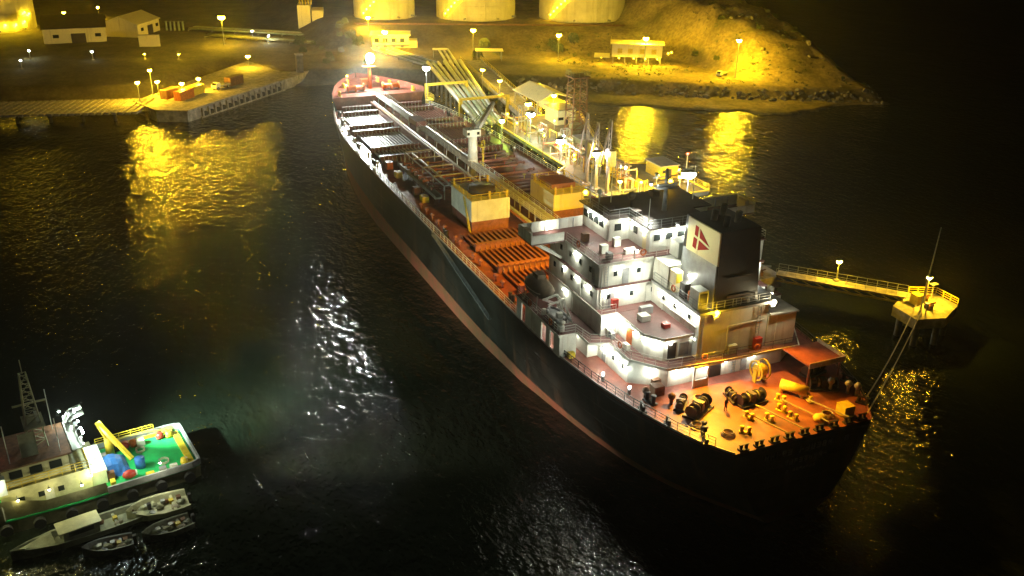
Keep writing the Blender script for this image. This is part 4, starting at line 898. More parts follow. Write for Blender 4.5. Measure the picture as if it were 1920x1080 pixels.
def truck(x, y, z, rz, m_, label, cat='truck', s=1):
    t_ = thing('flatbed_truck' if cat == 'truck' else 'pickup', label, cat, (x,y,z), rz)
    MB().loft([[(-3*s,-.95*s,.9*s),(-3*s,.95*s,.9*s),(-3*s,.95*s,1.25*s),(-3*s,-.95*s,1.25*s)],[(.9*s,-.95*s,.9*s),(.9*s,.95*s,.9*s),(.9*s,.95*s,1.25*s),(.9*s,-.95*s,1.25*s)]]).build('bed', grey, t_)
    MB().add([(1*s,-.95*s,.6*s),(2.9*s,-.95*s,.6*s),(2.9*s,-.95*s,1.3*s),(2.3*s,-.9*s,2.1*s),(1*s,-.9*s,2.1*s),(1*s,.95*s,.6*s),(2.9*s,.95*s,.6*s),(2.9*s,.95*s,1.3*s),(2.3*s,.9*s,2.1*s),(1*s,.9*s,2.1*s)],[(0,1,2,3,4),(9,8,7,6,5),(1,6,7,2),(2,7,8,3),(3,8,9,4),(4,9,5,0),(0,5,6,1)]).build('cab', m_, t_)
    MB().add([(2.86*s,-.8*s,1.38*s),(2.38*s,-.78*s,2.02*s),(2.38*s,.78*s,2.02*s),(2.86*s,.8*s,1.38*s)],[(0,3,2,1)]).build('windscreen', glass, t_)
    for wx in (-2,2):
        for sy in (-1,1):
            wh = MB().tube((wx*s,sy*.7*s,.45*s),(wx*s,sy*1.0*s,.45*s),.45*s,14).build('wheel', rubber, t_); MB().tube((wx*s,sy*1.0*s,.45*s),(wx*s,sy*1.03*s,.45*s),.24*s,10).build('rim', grey, wh)
truck(226,29,3,2.2,white,'white flatbed truck parked on the quay between lamps')
truck(190.6,-124.6,height(190.6,-124.6)-.05,2.0,white,'small pickup parked at the foot of the lit mound','pickup',.85)

# ================================================================== LAND: tanks, buildings, pipelines
def storage_tank(x, y, R_, H_, label, stair, gz):
    t_ = thing('storage_tank', label, 'storage tank', (x,y,gz), 0, 'storage tanks on the bund')
    sh = MB(); n = 48
    for k in range(6):
        z0, z1 = H_*k/6, H_*(k+1)/6
        MB().tube((0,0,z0+.02),(0,0,z1),R_-.03*(k%2),n).build('shell_course', tankp, t_, True) if False else sh.tube((0,0,z0+.04),(0,0,z1),R_+(.05 if k % 2 else 0),n)
    sh.build('shell', tankp, t_)
    MB().tube((0,0,-.6),(0,0,.04),R_+.8,n).build('ring_base', conc, t_)
    MB().tube((0,0,H_),(0,0,H_+1.8),R_,n,.3).build('roof', tankp, t_)
    MB().rail([((R_-.1)*math.cos(2*math.pi*i/32),(R_-.1)*math.sin(2*math.pi*i/32),H_) for i in range(33)],1.1,4,.06).build('guard_rail', grey, t_)
    st = MB(); a0, a1 = stair; N = 34; pts = []
    for i in range(N):
        a = a0+(a1-a0)*i/N; z = .4+(H_-.4)*i/N; c, s_ = math.cos(a), math.sin(a)
        st.bar(((R_+.05)*c,(R_+.05)*s_,z),((R_+1.0)*c,(R_+1.0)*s_,z),.5,.08); pts.append(((R_+1.0)*c,(R_+1.0)*s_,z))
    st.rail(pts,1.1,3,.05).build('spiral_stair', yel, t_)
    for i in range(1,N,3):
        p = pts[i]; bulb(t_, (p[0],p[1],p[2]+1.6), .42, SODY, 420, 'stair_lamp')
    for a in (2.5,3.3,3.9): MB().tube(((R_)*math.cos(a),(R_)*math.sin(a),1),((R_+1.5)*math.cos(a),(R_+1.5)*math.sin(a),1),.35,10).build('nozzle', grey, t_)
    MB().bar(((R_+.1)*math.cos(3.0),(R_+.1)*math.sin(3.0),0),((R_+.1)*math.cos(3.0),(R_+.1)*math.sin(3.0),H_),.5,.3).build('fill_pipe', tankp, t_)
    return t_
storage_tank(310,-46.5,12,17,'leftmost of the three pale storage tanks, with lit spiral stair',(2.15,3.5),9.5)
storage_tank(298.5,-81,15.75,17,'middle of the three pale storage tanks',(1.95,3.0),9.5)
storage_tank(282.8,-120.7,17.25,17,'rightmost pale storage tank, above the bright shed',(1.9,2.9),9.5)
ft = storage_tank(366,96,15,20,'storage tank at the far left corner with ring of lamps',(2.0,4.4),3.2)
for i, (a_, z_) in enumerate(((2.7,1.8),(2.95,2.0),(3.2,1.9),(3.45,2.2),(3.7,2.0),(3.95,2.6),(4.15,5.2),(4.0,6.0),(3.0,8.5),(2.8,5.5),(3.1,5.0))):
    bulb(ft, (15.7*math.cos(a_),15.7*math.sin(a_),z_+1.0), .42, SODY, 700, 'tank_lamp')
bnd = thing('bund_pipeline','long dark pipe along the crest of the tank bund','pipeline',(270,-75,9.5))
MB().tube((22,46,.0),(-14,-50,.0),.35,8).tube((21,46,.6),(-15,-50,.6),.18,8).build('pipe', rust, bnd, True)
for k in range(10): MB().box(22-36*k/9.-.2,46-96*k/9.-.2,-1.6,22-36*k/9.+.2,46-96*k/9.+.2,-.3).build('support', conc, bnd)
lampland = ((299.5,17.7,13,3.2,SODY,11000,'bright yellow lamp post among the pipelines at upper left',.95),(282,-32,13.2,5,SODY,12000,'yellow lamp post at foot of the leftmost storage tank',.7),(262,-32.3,11.0,3.2,SODY,16000,'yellow lamp post in front of the flat roofed yellow building',.75),
 (250,-60.8,12,4,SODY,9500,'yellow lamp post in front of the bund, left of two',.75),(231.2,-85,12,3.3,SODY,9500,'yellow lamp post in front of the bund, right of two',.75),(214.5,-109.5,12.2,3.3,SODY,26000,'yellow lamp post over the bright shed',.8),(186.7,-127.0,15,9.5,SODY,18000,'yellow lamp post standing against the lit mound',.6),
 (283.9,62.6,6,3.2,WHT,90,'small white yard lamp left of the warehouse door',.3),(275.2,83.8,6,3.2,WHT,60,'small white yard lamp at far left by the water',.25),(310.8,5.5,6,3.2,WHT,500,'small white yard lamp over the pipelines, farther one',.28),(297.9,1.8,6,3.2,WHT,600,'small white yard lamp over the pipelines, nearer one',.32),
 (366.8,70.6,8,3.2,SODY,2600,'far yellow street lamp behind the warehouse, left one',.35),(379.1,57.5,8,3.2,SODY,2600,'far yellow street lamp behind the warehouse, right one',.4),(275.5,35.9,5,3.2,SODY,300,'low yellow lamp behind the quay, right one',.25),(280.1,46.4,5,3.2,SODY,300,'low yellow lamp behind the quay, left one',.25),(292.5,81.8,6,3.2,WHT,250,'small white yard lamp below the warehouse corner',.36))
for x, y, zl, zg, c, p, lb, r in lampland: lamp_post(x, y, min(zg,height(x,y)), zl-min(zg,height(x,y)), c, p*1.9, lb, 'terminal lamp posts', r)
# warehouse
def gable(x, y, rz, Lx, Ly, h, hr, wm, rm_, label, name='warehouse'):
    t_ = thing(name, label, 'building', (x,y,3.0), rz)
    a, b = Lx/2, Ly/2
    MB().add([(-a,-b,0),(a,-b,0),(a,b,0),(-a,b,0),(-a,-b,h),(a,-b,h),(a,b,h),(-a,b,h),(0,-b,h+hr),(0,b,h+hr)],[(0,1,5,8,4),(2,3,7,9,6),(3,0,4,7),(1,2,6,5)]).build('wall', wm, t_)
    e = .5
    rf = MB()
    for s_ in (1,-1): rf.add([(s_*(a+e),-b-e,h-.2),(s_*(a+e),b+e,h-.2),(0,b+e,h+hr+.1),(0,-b-e,h+hr+.1),(s_*(a+e),-b-e,h+.0),(s_*(a+e),b+e,h+.0),(0,b+e,h+hr+.3),(0,-b-e,h+hr+.3)],[(0,1,2,3),(7,6,5,4),(0,4,5,1),(1,5,6,2),(2,6,7,3),(3,7,4,0)])
    rf.build('roof', rm_, t_)
    MB().box(-a-.08,-b*.35,0,-a,b*.12,3.6).build('door', roofd, t_)
    for yy in (-.75,.6): MB().box(-a-.06,b*yy-1,2.2,-a,b*yy+1,3.4).build('window', glass, t_)
    return t_
gable(332,67,R(-2),22,21,5.6,3.0,cream,roofd,'long pale warehouse with dark roof and open door at upper left')
gable(337,47,R(60),14,18,5,2.6,cream,cream,'pale gabled annex right of the dark roofed warehouse')
t_ = thing('billboard_wall','small pale freestanding panel wall right of the warehouse annex','wall',(304.5,43,3.1),R(-8)); MB().box(-.2,-3.6,0,.2,3.6,4.2).build('panel', cream, t_); MB().box(-.3,-3.7,4.2,.3,3.7,4.4).build('coping', conc, t_)
# flat roofed yellow building
t_ = thing('office_building','flat roofed yellow two storey building below the lamp at the bund','building',(271,-37,3.1),R(-18))
MB().box(-3.5,-6.5,0,3.5,6.5,5.6).build('wall', cream, t_); MB().box(-4.3,-7.2,5.6,4.3,7.2,6.2).build('roof', cream, t_); MB().box(-3.8,-9.6,0,2.5,-6.52,3.8).build('annex', cream, t_)
for yy in (-5,-2,1,4):
    w_ = MB().box(-3.56,yy,3.4,-3.5,yy+1.6,4.8).build('window', glass, t_); MB().box(-3.6,yy-.1,3.25,-3.5,yy+1.7,3.38).build('sill', conc, w_)
    MB().box(-3.56,yy+.3,.1,-3.5,yy+1.3,2.2).build('door', grey, t_)
MB().box(-4.6,-7,2.7,-3.52,6.5,2.85).build('balcony', cream, t_)
# bright shed on posts
t_ = thing('pump_shed','bright yellow two level shed on posts below the mound lamp','shed',(219,-109,3.2),R(-30))
MB().box(-3.5,-8.5,2.6,3.5,8.5,6.8).build('wall', cream, t_); MB().box(-4.2,-9.2,6.8,4.2,9.2,7.1).build('roof', cream, t_); MB().box(-4,9.2,2.2,3,14.5,2.6).build('side_roof', cream, t_)
for yy in (-8,-4,0,4,8):
    for xx in (-3.2,3.2): MB().box(xx-.2,yy-.2,0,xx+.2,yy+.2,2.6).build('post', conc, t_)
for yy in (-6.5,-2.5,1.5,5): MB().box(-3.56,yy,3.8,-3.5,yy+1.6,5.4).build('window', yel, t_)
MB().rail([(-4,-9,7.1),(-4,9,7.1),(4,9,7.1)],1.1,2,.06).build('guard_rail', yel, t_)
for yy in (-7,-3,1,6,12): bulb(t_, (-3.8,yy,2.3), .22, SODY, 600, 'soffit_lamp')
for yy in (10.5,11.6): bulb(t_, (-3.0,-yy,4.2+.4*(yy>11)), .25, SODY, 300, 'wall_lamp')
# canopies
for x, y, lx, ly, h, lb in ((240.5,-63,5,9.5,3.4,'flat yellow canopy roof on posts below the bund lamp'),(252,-49,3,5,2.6,'small open table like shelter left of the yellow canopy')):
    t_ = thing('open_canopy', lb, 'shelter', (x,y,3.2), R(-20)); MB().box(-lx/2,-ly/2,h,lx/2,ly/2,h+.2).build('roof', cream, t_)
    for sx in (-1,1):
        for sy in (-1,1): MB().box(sx*lx*.44-.12,sy*ly*.44-.12,0,sx*lx*.44+.12,sy*ly*.44+.12,h).build('post', grey, t_)
# process block
t_ = thing('process_block','pale stepped process block with pipes on top at upper centre left','building',(322,-20,3.2),R(-15))
MB().box(-5,-4.6,0,5,-.3,8.5).build('wall', cream, t_); MB().box(-5,.3,0,5,5.2,10.5).build('wall', cream, t_)
for k in range(5): MB().tube((-3,-.2+k*1.1,10.5),(-3,-.2+k*1.1,12.6+.4*(k%2)),.3,8).build('stack', yel, t_, True)
MB().rail([(-5,-4.6,8.5),(-5,-.3,8.5)],1,1.5,.06).build('guard_rail', yel, t_)
# pipelines on land
def pipeline(pts, n, sp_, label, m_, r=.35, z=4.2):
    t_ = thing('pipeline', label, 'pipeline', (*pts[0],0)); o0 = pts[0]
    p, q = Vector((*pts[0],0)), Vector((*pts[1],0)); d_ = (q-p).normalized(); nn = Vector((-d_.y,d_.x,0))
    for k in range(n):
        a, b = p+nn*k*sp_, q+nn*k*sp_; MB().tube((a.x-o0[0],a.y-o0[1],z),(b.x-o0[0],b.y-o0[1],z),r,8).build('pipe', m_[k%len(m_)], t_, True)
    m = int((q-p).length/9)
    for k in range(m+1):
        a = p.lerp(q,k/m)-nn*.6; b = a+nn*((n-1)*sp_+1.2); MB().bar((a.x-o0[0],a.y-o0[1],z-r-.15),(b.x-o0[0],b.y-o0[1],z-r-.15),.4,.3).bar((a.x-o0[0],a.y-o0[1],2.5),(a.x-o0[0],a.y-o0[1],z-r),.3).bar((b.x-o0[0],b.y-o0[1],2.5),(b.x-o0[0],b.y-o0[1],z-r),.3).build('sleeper', conc, t_)
    return t_
pipeline([(336,26),(300,-22)],4,1.6,'four long greenish pipes crossing the yard below the bright lamp',[pipeg,olive,pipew],.4)
pipeline([(318,22),(288,-12)],3,1.7,'three olive pipes nearer the quay in the upper left yard',[olive,pipeg],.35)
pipeline([(296,-24),(232,-38)],5,1.5,'pale pipes running from the yard to the jetty trestle',[pipew,pipeg],.35)
pipeline([(262,-52),(228,-44)],3,1.6,'short pale pipes beside the trestle root',[pipew],.4)
for k in range(5):
    t_ = thing('valve_column', 'green vertical valve column at the left end of the pipelines', 'valve', (338+.6*k,28+1.5*k,3.1), 0, 'green valve columns'); MB().tube((0,0,0),(0,0,3.6),.4,8).build('column', pipeg, t_, True); MB().tube((0,0,3.6),(0,0,3.7),.8,12).build('handwheel', olive, t_)
# retaining wall stub and gate pier at the quay root
t_ = thing('gate_pier','tall dark concrete pier at the landward end of the quay','pier',(243,2,2.9)); MB().box(-1,-1,0,1,1,5.5).build('shaft', concd, t_); MB().box(-1.2,-1.2,5.5,1.2,1.2,5.9).build('cap', conc, t_)
# shrubs
def shrub_mesh(seed):
    rnd = random.Random(seed); b_ = MB()
    for i in range(260):
        a, u = rnd.random()*6.283, rnd.random(); rr = (.35+.65*rnd.random()**.5)
        c = Vector((1.5*rr*math.cos(a)*math.sqrt(1-u*u*.7),1.5*rr*math.sin(a)*math.sqrt(1-u*u*.7),.5+1.9*rr*u))
        d1 = Vector((rnd.uniform(-1,1),rnd.uniform(-1,1),rnd.uniform(-1,1))).normalized()*.26; d2 = d1.orthogonal().normalized()*.16
        b_.add([c-d1,c+d2,c+d1,c-d2],[(0,1,2,3)])
    return b_.mesh('foliage', leaf)
sms = [shrub_mesh(k) for k in range(3)]
stm = MB().tube((0,0,-.3),(0,0,1.0),.12,6,.06).bar((0,0,.6),(.5,.3,1.4),.06).bar((0,0,.5),(-.5,.2,1.3),.06).mesh('stem', bark)
rnd = random.Random(4)
ORD = ['first','second','third','fourth','fifth','sixth','seventh','eighth','ninth','tenth','eleventh','twelfth','thirteenth','fourteenth','fifteenth','sixteenth']
def left_right(p): d_ = Vector((p[0],p[1],3))-CAM; return d_.dot(r2)/d_.dot(fw)
for (x0, x1, y0, y1, n, where) in ((268,296,-28,-4,16,'leafy shrub among the pipelines near the shore'),(246,262,-26,-8,7,'leafy shrub on the shore behind the bow'),(238,256,-100,-60,9,'low shrub at the foot of the bund'),(165,215,-160,-128,10,'scrub bush on the lit mound')):
    sites = sorted([(rnd.uniform(x0,x1), rnd.uniform(y0,y1)) for i in range(n)], key=left_right)
    for i, (x, y) in enumerate(sites):
        s_ = rnd.uniform(.6,1.5)*(.6 if 'mound' in where else 1)
        t_ = thing('shrub', ORD[i]+' from left, '+where, 'shrub', (x,y,height(x,y)), rnd.random()*6, where.replace('leafy shrub','leafy shrubs').replace('low shrub','low shrubs').replace('bush','bushes')); t_.scale = (s_,s_,s_*rnd.uniform(.8,1.2))
        put('foliage', sms[i%3], t_); put('stem', stm, t_)
sc = MB(); rnd = random.Random(31)
for i in range(650):
    y = rnd.uniform(-168,-84); x = lerp(y,COAST)+rnd.uniform(9,75); z = height(x,y)
    if noise.noise((x*.06,y*.06,3)) < .02 and rnd.random() < .8: continue
    for k in range(9):
        c = Vector((x+rnd.gauss(0,.35),y+rnd.gauss(0,.35),z+rnd.uniform(.05,.6))); d1 = Vector((rnd.uniform(-1,1),rnd.uniform(-1,1),rnd.uniform(-.2,1))).normalized()*rnd.uniform(.15,.4); d2 = d1.orthogonal().normalized()*.12
        sc.add([c-d1,c+d2,c+d1,c-d2],[(0,1,2,3)])
tag(sc.build('scrub', leaf), 'dry scrub tufts growing over the lit mound', 'scrub', kind='stuff')
# boulders on the end of the mound and along the shore
bd = MB(); rnd = random.Random(9)
for i in range(420):
    y = rnd.uniform(-172,-60); s0 = rnd.uniform(1,8) if rnd.random() < .55 else rnd.uniform(5,60)
    if y > -135 and s0 > 9: continue
    x = lerp(y,COAST)+s0; r = rnd.uniform(.3,1.1); z = height(x,y)
    a0 = len(bd.v); bd.ball((x,y,z+r*.2),r,6,4,rnd.uniform(.7,1.3),rnd.uniform(.7,1.3),rnd.uniform(.5,.9))
    for k in range(a0,len(bd.v)):
        v = bd.v[k]; bd.v[k] = tuple(c+rnd.uniform(-.18,.18)*r for c in v)
rock = mat('rock', (.26,.22,.15), .9, var=.5, scale=.8, bump=.1)
tag(bd.build('boulders', rock), 'rubble of boulders along the shore and mound end', 'rocks', kind='stuff')

# ================================================================== SUPPLY VESSEL AND SMALL BOATS (lower left)
V = thing('supply_vessel','offshore supply vessel with green working deck and lattice mast at lower left','ship',(36.0,59.1,0),R(99))
# local: +x forward (world +Y), y left (world -X = towards camera) 
HB = [(0,4.2),(1,4.6),(14,4.7),(19,4.5),(23,3.6),(26,2.2),(28,.2)]
xs_ = [0,.6,3,8,9.9,10.1,13,16,19,21.5,23.5,25.5,27,28]
hv = MB()
for s_ in (1,-1):
    rows = [[(x-(.0 if x < 23 else (x-23)*.25)*(1-t), s_*lerp(x,HB)*(.86+.14*t), -1+t*(3.6 if x < 10 else 4.3 if x < 17 else 5.3)) for t in (0,.25,.5,.75,1)] for x in xs_]
    hv.loft(rows if s_ > 0 else [r[::-1] for r in rows], closed=False)
hv.loft([[(0,4.2*(.86+.14*t),-1+t*3.6) for t in (0,.5,1)],[(0,-4.2*(.86+.14*t),-1+t*3.6) for t in (0,.5,1)]], closed=False)
vh = hv.build('hull', olive, V)
pl = [(x,lerp(x,HB)-.1) for x in (0.05,1,8,14,20)]; MB().prism(pl+[(x,-y) for x,y in pl[::-1]],1.7,1.9).build('working_deck', greend, V)
pl = [(x,max(.1,lerp(x,HB)-.1)) for x in (20,21.5,23.5,25.5,27,27.9)]; MB().prism(pl+[(x,-y) for x,y in pl[::-1]],4.0,4.2).build('fore_deck', greend, V)
MB().box(19.95,-4.2,1.9,20.05,4.2,4.0).build('bulkhead', white, V)
bk = MB()
for s_ in (1,-1):
    for a, b in zip((0,1,5),(1,5,10)): bk.bar((a,s_*(lerp(a,HB)+.02),2.3),(b,s_*(lerp(b,HB)+.02),2.3),.22,.75)
bk.bar((0.05,-4.1,2.3),(0.05,4.1,2.3),.22,.75); bk.build('bulwark', grey, V)
for s_ in (1,-1): MB().box(1.0,s_*4.05,1.92,8.5 if s_ < 0 else 6,s_*4.35,2.2).build('side_rail_plate', yel, V)
MB().box(.5,-3.7,1.92,1.2,3.7,2.15).build('stern_roller', yel, V)
for x, y, m_ in ((1.6,-3.2,yel),(2.6,-3.4,redp),(1.5,3.3,yel),(5.6,-3.4,orgp),(6.5,-3.5,redp)):
    MB().tube((x,y,1.9),(x,y,2.6),.42,12,.4).tube((x,y,2.1),(x,y,2.2),.46,12).build('deck_drum', m_, V, True)
tp = MB()
for i in range(7):
    for j in range(6):
        tp.v.append((7.0+i*.6, -1.9+j*.8, 1.95+1.6*math.sin(math.pi*min(1,max(0,i/6)))**.6*math.sin(math.pi*j/5)**.6+.15*noise.noise((i*.9,j*.9,2))))
tp.f = [(i*6+j,i*6+j+1,(i+1)*6+j+1,(i+1)*6+j) for i in range(6) for j in range(5)]
tp.build('tarpaulin_cover', bluep, V); MB().tube((5.9,1.4,1.9),(5.9,1.4,3.1),.55,12).build('blue_barrel', bluep, V, True)
rr = MB().ball((7.4,3.0,2.4),.65,10,6,1.2,.8,.8).build('red_float', redp, V, True)
MB().tube((6.75,3.0,2.4),(6.6,3.0,2.4),.32,10).build('float_end', white, rr)
ck = MB().tube((8.3,-2.7,1.9),(8.3,-2.7,4.4),.5,12,.4).build('crane_pedestal', yel, V, True)
MB().bar((8.3,-2.7,4.3),(9.0,-2.5,6.6),.6).bar((9.0,-2.5,6.6),(6.6,1.0,3.0),.42).bar((8.8,-2.6,5.8),(7.7,-.9,4.0),.2).build('crane_boom', yel, ck)
for i, (x, y, dx, dy, dz) in enumerate(((4.4,-3.5,.9,.7,.7),(3.6,3.2,.7,.6,.5),(8.8,1.9,.7,.6,1.0),(9.0,3.3,.5,.8,.8),(7.2,-3.6,.6,.5,1.2),(2.4,3.5,.8,.4,.6),(8.9,-1.6,.6,.7,1.3),(6.9,2.0,.5,.5,.4),(4.9,3.4,.9,.5,.4))):
    MB().box(x,y,1.9,x+dx,y+dy,1.9+dz).build('deck_crate', (white,grey,rust,yel,steel)[i%5], V)
for x, y, a_ in ((5.2,-1.8,.3),(3.4,1.9,1.2),(9.0,.4,.6)):
    MB().path([(x+.5*math.cos(k*.7),y+.5*math.sin(k*.7),1.96+.02*k) for k in range(20)],.05,5).build('coiled_rope', rope, V)
MB().path([(1.6,-3.6,2.7),(4,-3.9,3.0),(8,-3.9,3.0)],.05,5).rail([(3,-4.3,2.6),(9.5,-4.4,2.6)],.9,1.3,.03).build('deck_rail', yel, V)
# deckhouse
V1 = MB().box(11.2,-3.5,1.9,20.5,3.5,4.9).build('deckhouse', tan, V); V2 = MB().box(13.0,-3.1,4.9,19.4,3.1,7.2).build('wheelhouse', tan, V)
MB().box(12.6,-3.4,7.2,19.9,3.4,7.4).build('roof', rust, V)
for y in (-2.2,-.75,.75,2.2): MB().box(12.94,y-.5,5.9,13.0,y+.5,6.8).build('window', glass, V2); MB().box(19.4,y-.5,5.9,19.46,y+.5,6.8).build('window', glass, V2)
for x in (14.3,16.2,18.1):
    for s_ in (1,-1): MB().box(x-.6,s_*3.1,5.9,x+.6,s_*3.16,6.8).build('window', glass, V2); MB().box(x-.3,s_*3.5,3.2,x+.3,s_*3.56,3.8).build('window', glass, V1)
MB().box(15.0,3.5,2.0,15.9,3.58,3.9).build('door', white, V1)
MB().box(11.15,-2.6,2.0,11.2,-1.6,3.9).build('door', yel, V1)
MB().rail([(11.3,3.4,4.9),(11.3,-3.4,4.9)],1.0,1.2,.04).rail([(20.4,-3.4,4.9),(20.4,3.4,4.9)],1,1.2,.04).rail([(11.3,3.4,4.9),(20.4,3.4,4.9)],1.0,1.3,.04).build('guard_rail', yel, V1)
MB().box(9.6,-2.9,1.9,11.1,2.6,3.5).box(9.5,-3.0,3.5,11.1,2.7,3.65).build('winch_house', white, V)
for y in (-2.6,-1.2):
    MB().tube((12.0,y,4.9),(12.0,y,8.4),.42,10).path([(12.0,y,8.3),(11.6,y,8.9),(10.4,y,9.2)],.3,8).build('exhaust_stack', white, V, True)
MB().box(11.4,-3.2,7.4,12.5,3.2,7.5).rail([(11.4,-3.2,7.4),(11.4,3.2,7.4)],1.2,.9,.05).build('monitor_platform', white, V)
MX = 15.4
lm = MB()
for sx in (-.9,.9):
    for sy in (-.9,.9): lm.bar((MX+sx,sy,7.4),(MX+sx*.35,sy*.35,16.0),.12)
for k in range(9):
    z0, z1 = 7.4+.95*k, 8.35+.95*k; w0, w1 = .9-.061*k, .9-.061*(k+1)
    for (ax, ay), (bx, by) in (((-1,-1),(1,-1)),((1,-1),(1,1)),((1,1),(-1,1)),((-1,1),(-1,-1))): lm.bar((MX+ax*w0,ay*w0,z0),(MX+bx*w1,by*w1,z1),.06).bar((MX+ax*w1,ay*w1,z1),(MX+bx*w1,by*w1,z1),.06)
lmo = lm.build('lattice_mast', tan, V)
MB().box(MX-1,-1.6,10.2,MX+1,1.6,10.3).build('mast_platform', tan, lmo); MB().box(MX-1.6,-.1,12.4,MX+1.6,.1,12.55).build('mast_yard', tan, lmo); MB().tube((MX,0,16),(MX,0,17.6),.05,6).build('whip_antenna', tan, lmo)
MB().box(MX-.6,1.2,10.5,MX-.3,-1.2,10.8).build('radar_scanner', white, lmo)
MB().box(MX+.2,1.9,7.4,MX+1.8,2.0,10.2).box(MX+.2,1.2,7.4,MX+.35,2.0,10.0).bar((MX+.3,1.9,9),(MX+1.7,1.9,9),.1).build('mast_ladder_frame', tan, lmo)
for x, y, h_ in ((13.6,-2.4,5),(13.6,2.6,4),(18.4,2.4,4.5)): MB().tube((x,y,7.4),(x,y,7.4+h_),.05,6).build('whip_antenna', white, V)
MB().box(19.2,3.45,5,20.2,4.3,6.9).build('white_locker', white, V); MB().box(20.8,2.6,4.2,21.8,3.6,5.4).build('yellow_locker', yel, V); MB().tube((24,0,4.2),(24,0,5.2),.4,10).build('anchor_windlass', orgp, V)
for i in range(7):
    x = 1.5+i*3.1; MB().tube((x,lerp(x,HB)+.1,1.0),(x,lerp(x,HB)+.6,1.0),.6,12).build('tyre_fender', rubber, V)
# vessel lamps
for (x, y, z, tx, ty, tz, p, sz, c) in ((11.5,0,8.7,3.0,0,1.9,1900,95,(.95,1,.8)),(11.5,-2.0,8.9,-17,-13,0,72000,74,(.75,1,.85)),(11.5,2.6,8.9,-44,-24,-6,80000,30,(1,.85,.7)),(11.5,3.0,8.9,-47,14,-5,90000,30,(1,.85,.7)),(11.5,1.6,8.7,7.5,2.5,1.9,700,85,COOL)):
    fl = MB().box(x-.2,y-.25,z,x+.2,y+.25,z+.4).build('floodlight', grey, V); bulb(fl, (x-.3,y,z+.2), .15, COOL, 120)
    spot('deck_floodlight', fl, (x-.6,y,z+.2), (tx,ty,tz), c, p, sz, 1.0, .25)
for x, y, z, p, c in ((20.4,4.6,6.6,220,(.9,1,.7)),(11.0,2.9,4.7,90,(1,.95,.4)),(10.9,-2.4,4.6,260,COOL),(12.6,-3.0,9.0,200,COOL),(15.5,4.9,4.6,50,(1,.9,.4)),(18.5,4.9,4.4,40,(1,.9,.4)),(4.5,5.6,4.4,260,(1,1,.7)),(12.5,5.8,4.6,120,(1,1,.7)),(21.5,4.0,5.6,200,(1,.95,.2)),(11.3,4.2,4.4,120,(.95,1,.4))):
    bulb(MB().box(x-.1,y-.1,z+.1,x+.1,y+.1,z+.25).bar((x,y-.6*(1 if y > 0 else -1),z+.2),(x,y,z+.2),.05).build('deck_lamp', grey, V), (x,y,z), .12, c, p)
bulb(MB().bar((20,1.5,7.2),(20,1.5,8.4),.06).build('lamp_stay', grey, V), (20,1.5,8.5), .12, (1,.2,.2), 12)
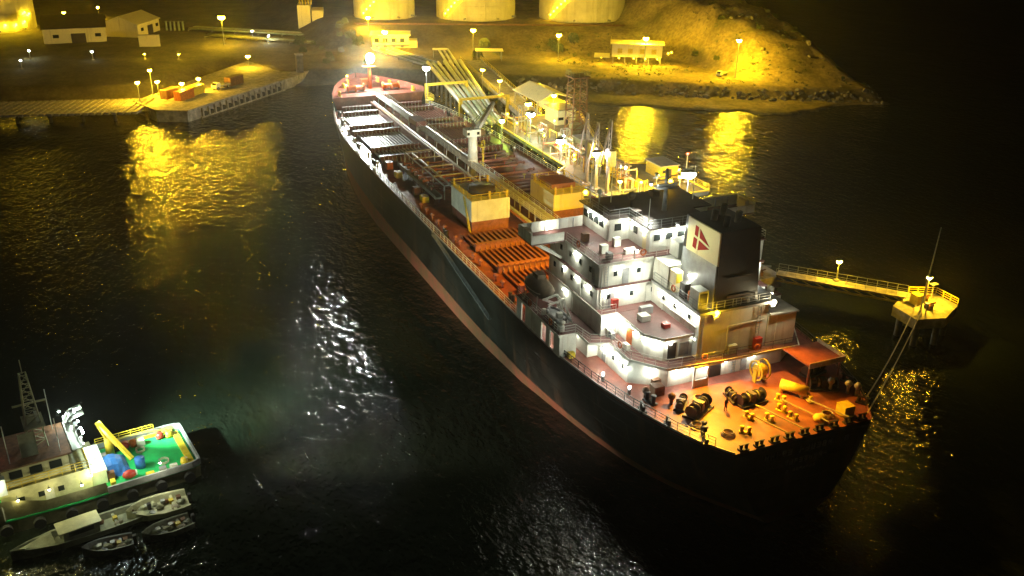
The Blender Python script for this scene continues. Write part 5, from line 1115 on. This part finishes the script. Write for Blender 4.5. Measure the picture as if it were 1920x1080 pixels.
# water is lit green by a lamp over the side
# small boats rafted alongside
def skiff(x, y, rz, L_, B_, m_, label, kind, inner=None):
    t_ = thing('motor_boat' if kind else 'skiff', label, 'boat', (x,y,0), rz)
    st_ = [(0,.85),(.15,.95),(.45,1),(.7,.85),(.87,.5),(1,.03)]; rings = []
    for u, k in st_:
        b = B_/2*k; sh = .55+.45*u*u
        rings.append([(u*L_-L_/2,-b,sh+.25),(u*L_-L_/2,-b*.7,-.2),(u*L_-L_/2,b*.7,-.2),(u*L_-L_/2,b,sh+.25),(u*L_-L_/2,b*.86,sh+.2),(u*L_-L_/2,b*.62,.25+.3*u*u),(u*L_-L_/2,-b*.62,.25+.3*u*u),(u*L_-L_/2,-b*.86,sh+.2)])
    MB().loft(rings).build('hull', m_, t_, False)
    for u in (-.25,.05): MB().box(u*L_-.15,-B_*.42,.5,u*L_+.15,B_*.42,.6).build('thwart', m_, t_)
    MB().box(-L_/2-.35,-.2,.1,-L_/2,.2,1.1).build('outboard_motor', steel, t_)
    if kind:
        c_ = MB().box(-L_*.12,-B_*.3,.5,L_*.14,B_*.3,1.75).build('cabin', m_, t_); MB().box(-L_*.14,-B_*.34,1.75,L_*.17,B_*.34,1.85).build('cabin_roof', inner or m_, t_)
        for s_ in (1,-1): MB().box(-L_*.08,s_*B_*.3,1.1,L_*.1,s_*(B_*.3+.04),1.6).build('window', glass, c_)
        MB().add([(L_*.2,-B_*.42,.95),(L_*.2,B_*.42,.95),(L_*.44,0,1.1)],[(0,1,2)]).build('foredeck', m_, t_)
    for i in range(6):
        hp = MB().ball((-L_*.38+i*L_*.12,B_*.22*math.sin(i*2.1),.45),.42,8,5,1.2,.9,.6)
        for k_ in range(len(hp.v)): v_ = hp.v[k_]; hp.v[k_] = tuple(c+.16*noise.noise((v_[0]*3+j*7,v_[1]*3,v_[2]*3+i)) for j, c in enumerate(v_))
        hp.build('net_heap', (dull,rope,rust,olive,grey,tan)[i], t_)
    for i in range(5): MB().box(-L_*.4+i*L_*.13,-B_*.25+.3*(i%2),.3,-L_*.4+i*L_*.13+.45,-B_*.25+.3*(i%2)+.5,.75).build('fishing_crate', (rust,yel,grey,olive,white)[i], t_)
    return t_
skiff(25.9,71.2,R(103),13.5,3.3,dull,'long dark motor boat with cabin rafted beside the supply vessel',True,tan)
skiff(27.2,63.6,R(97),6.4,3.9,tan,'pale square sterned skiff beside the supply vessel stern',False)
skiff(22.4,68.8,R(92),4.8,2.4,grey,'small grey skiff nearest the bottom edge',False)
skiff(23.0,63.0,R(105),5.2,2.6,dull,'dull olive skiff right of the small grey skiff',False)

# ================================================================== night haze
hz = MB().box(-1000,-1600,-6,2700,1700,70)
hm = bpy.data.materials.new('haze'); hm.use_nodes = True; t = hm.node_tree; t.nodes.clear()
vo = t.nodes.new('ShaderNodeVolumePrincipled'); vo.inputs['Color'].default_value = (.9,.88,.8,1); vo.inputs['Density'].default_value = .0002; vo.inputs['Anisotropy'].default_value = .88
ou = t.nodes.new('ShaderNodeOutputMaterial'); t.links.new(vo.outputs[0], ou.inputs['Volume'])
tag(hz.build('haze', hm), kind='stuff')
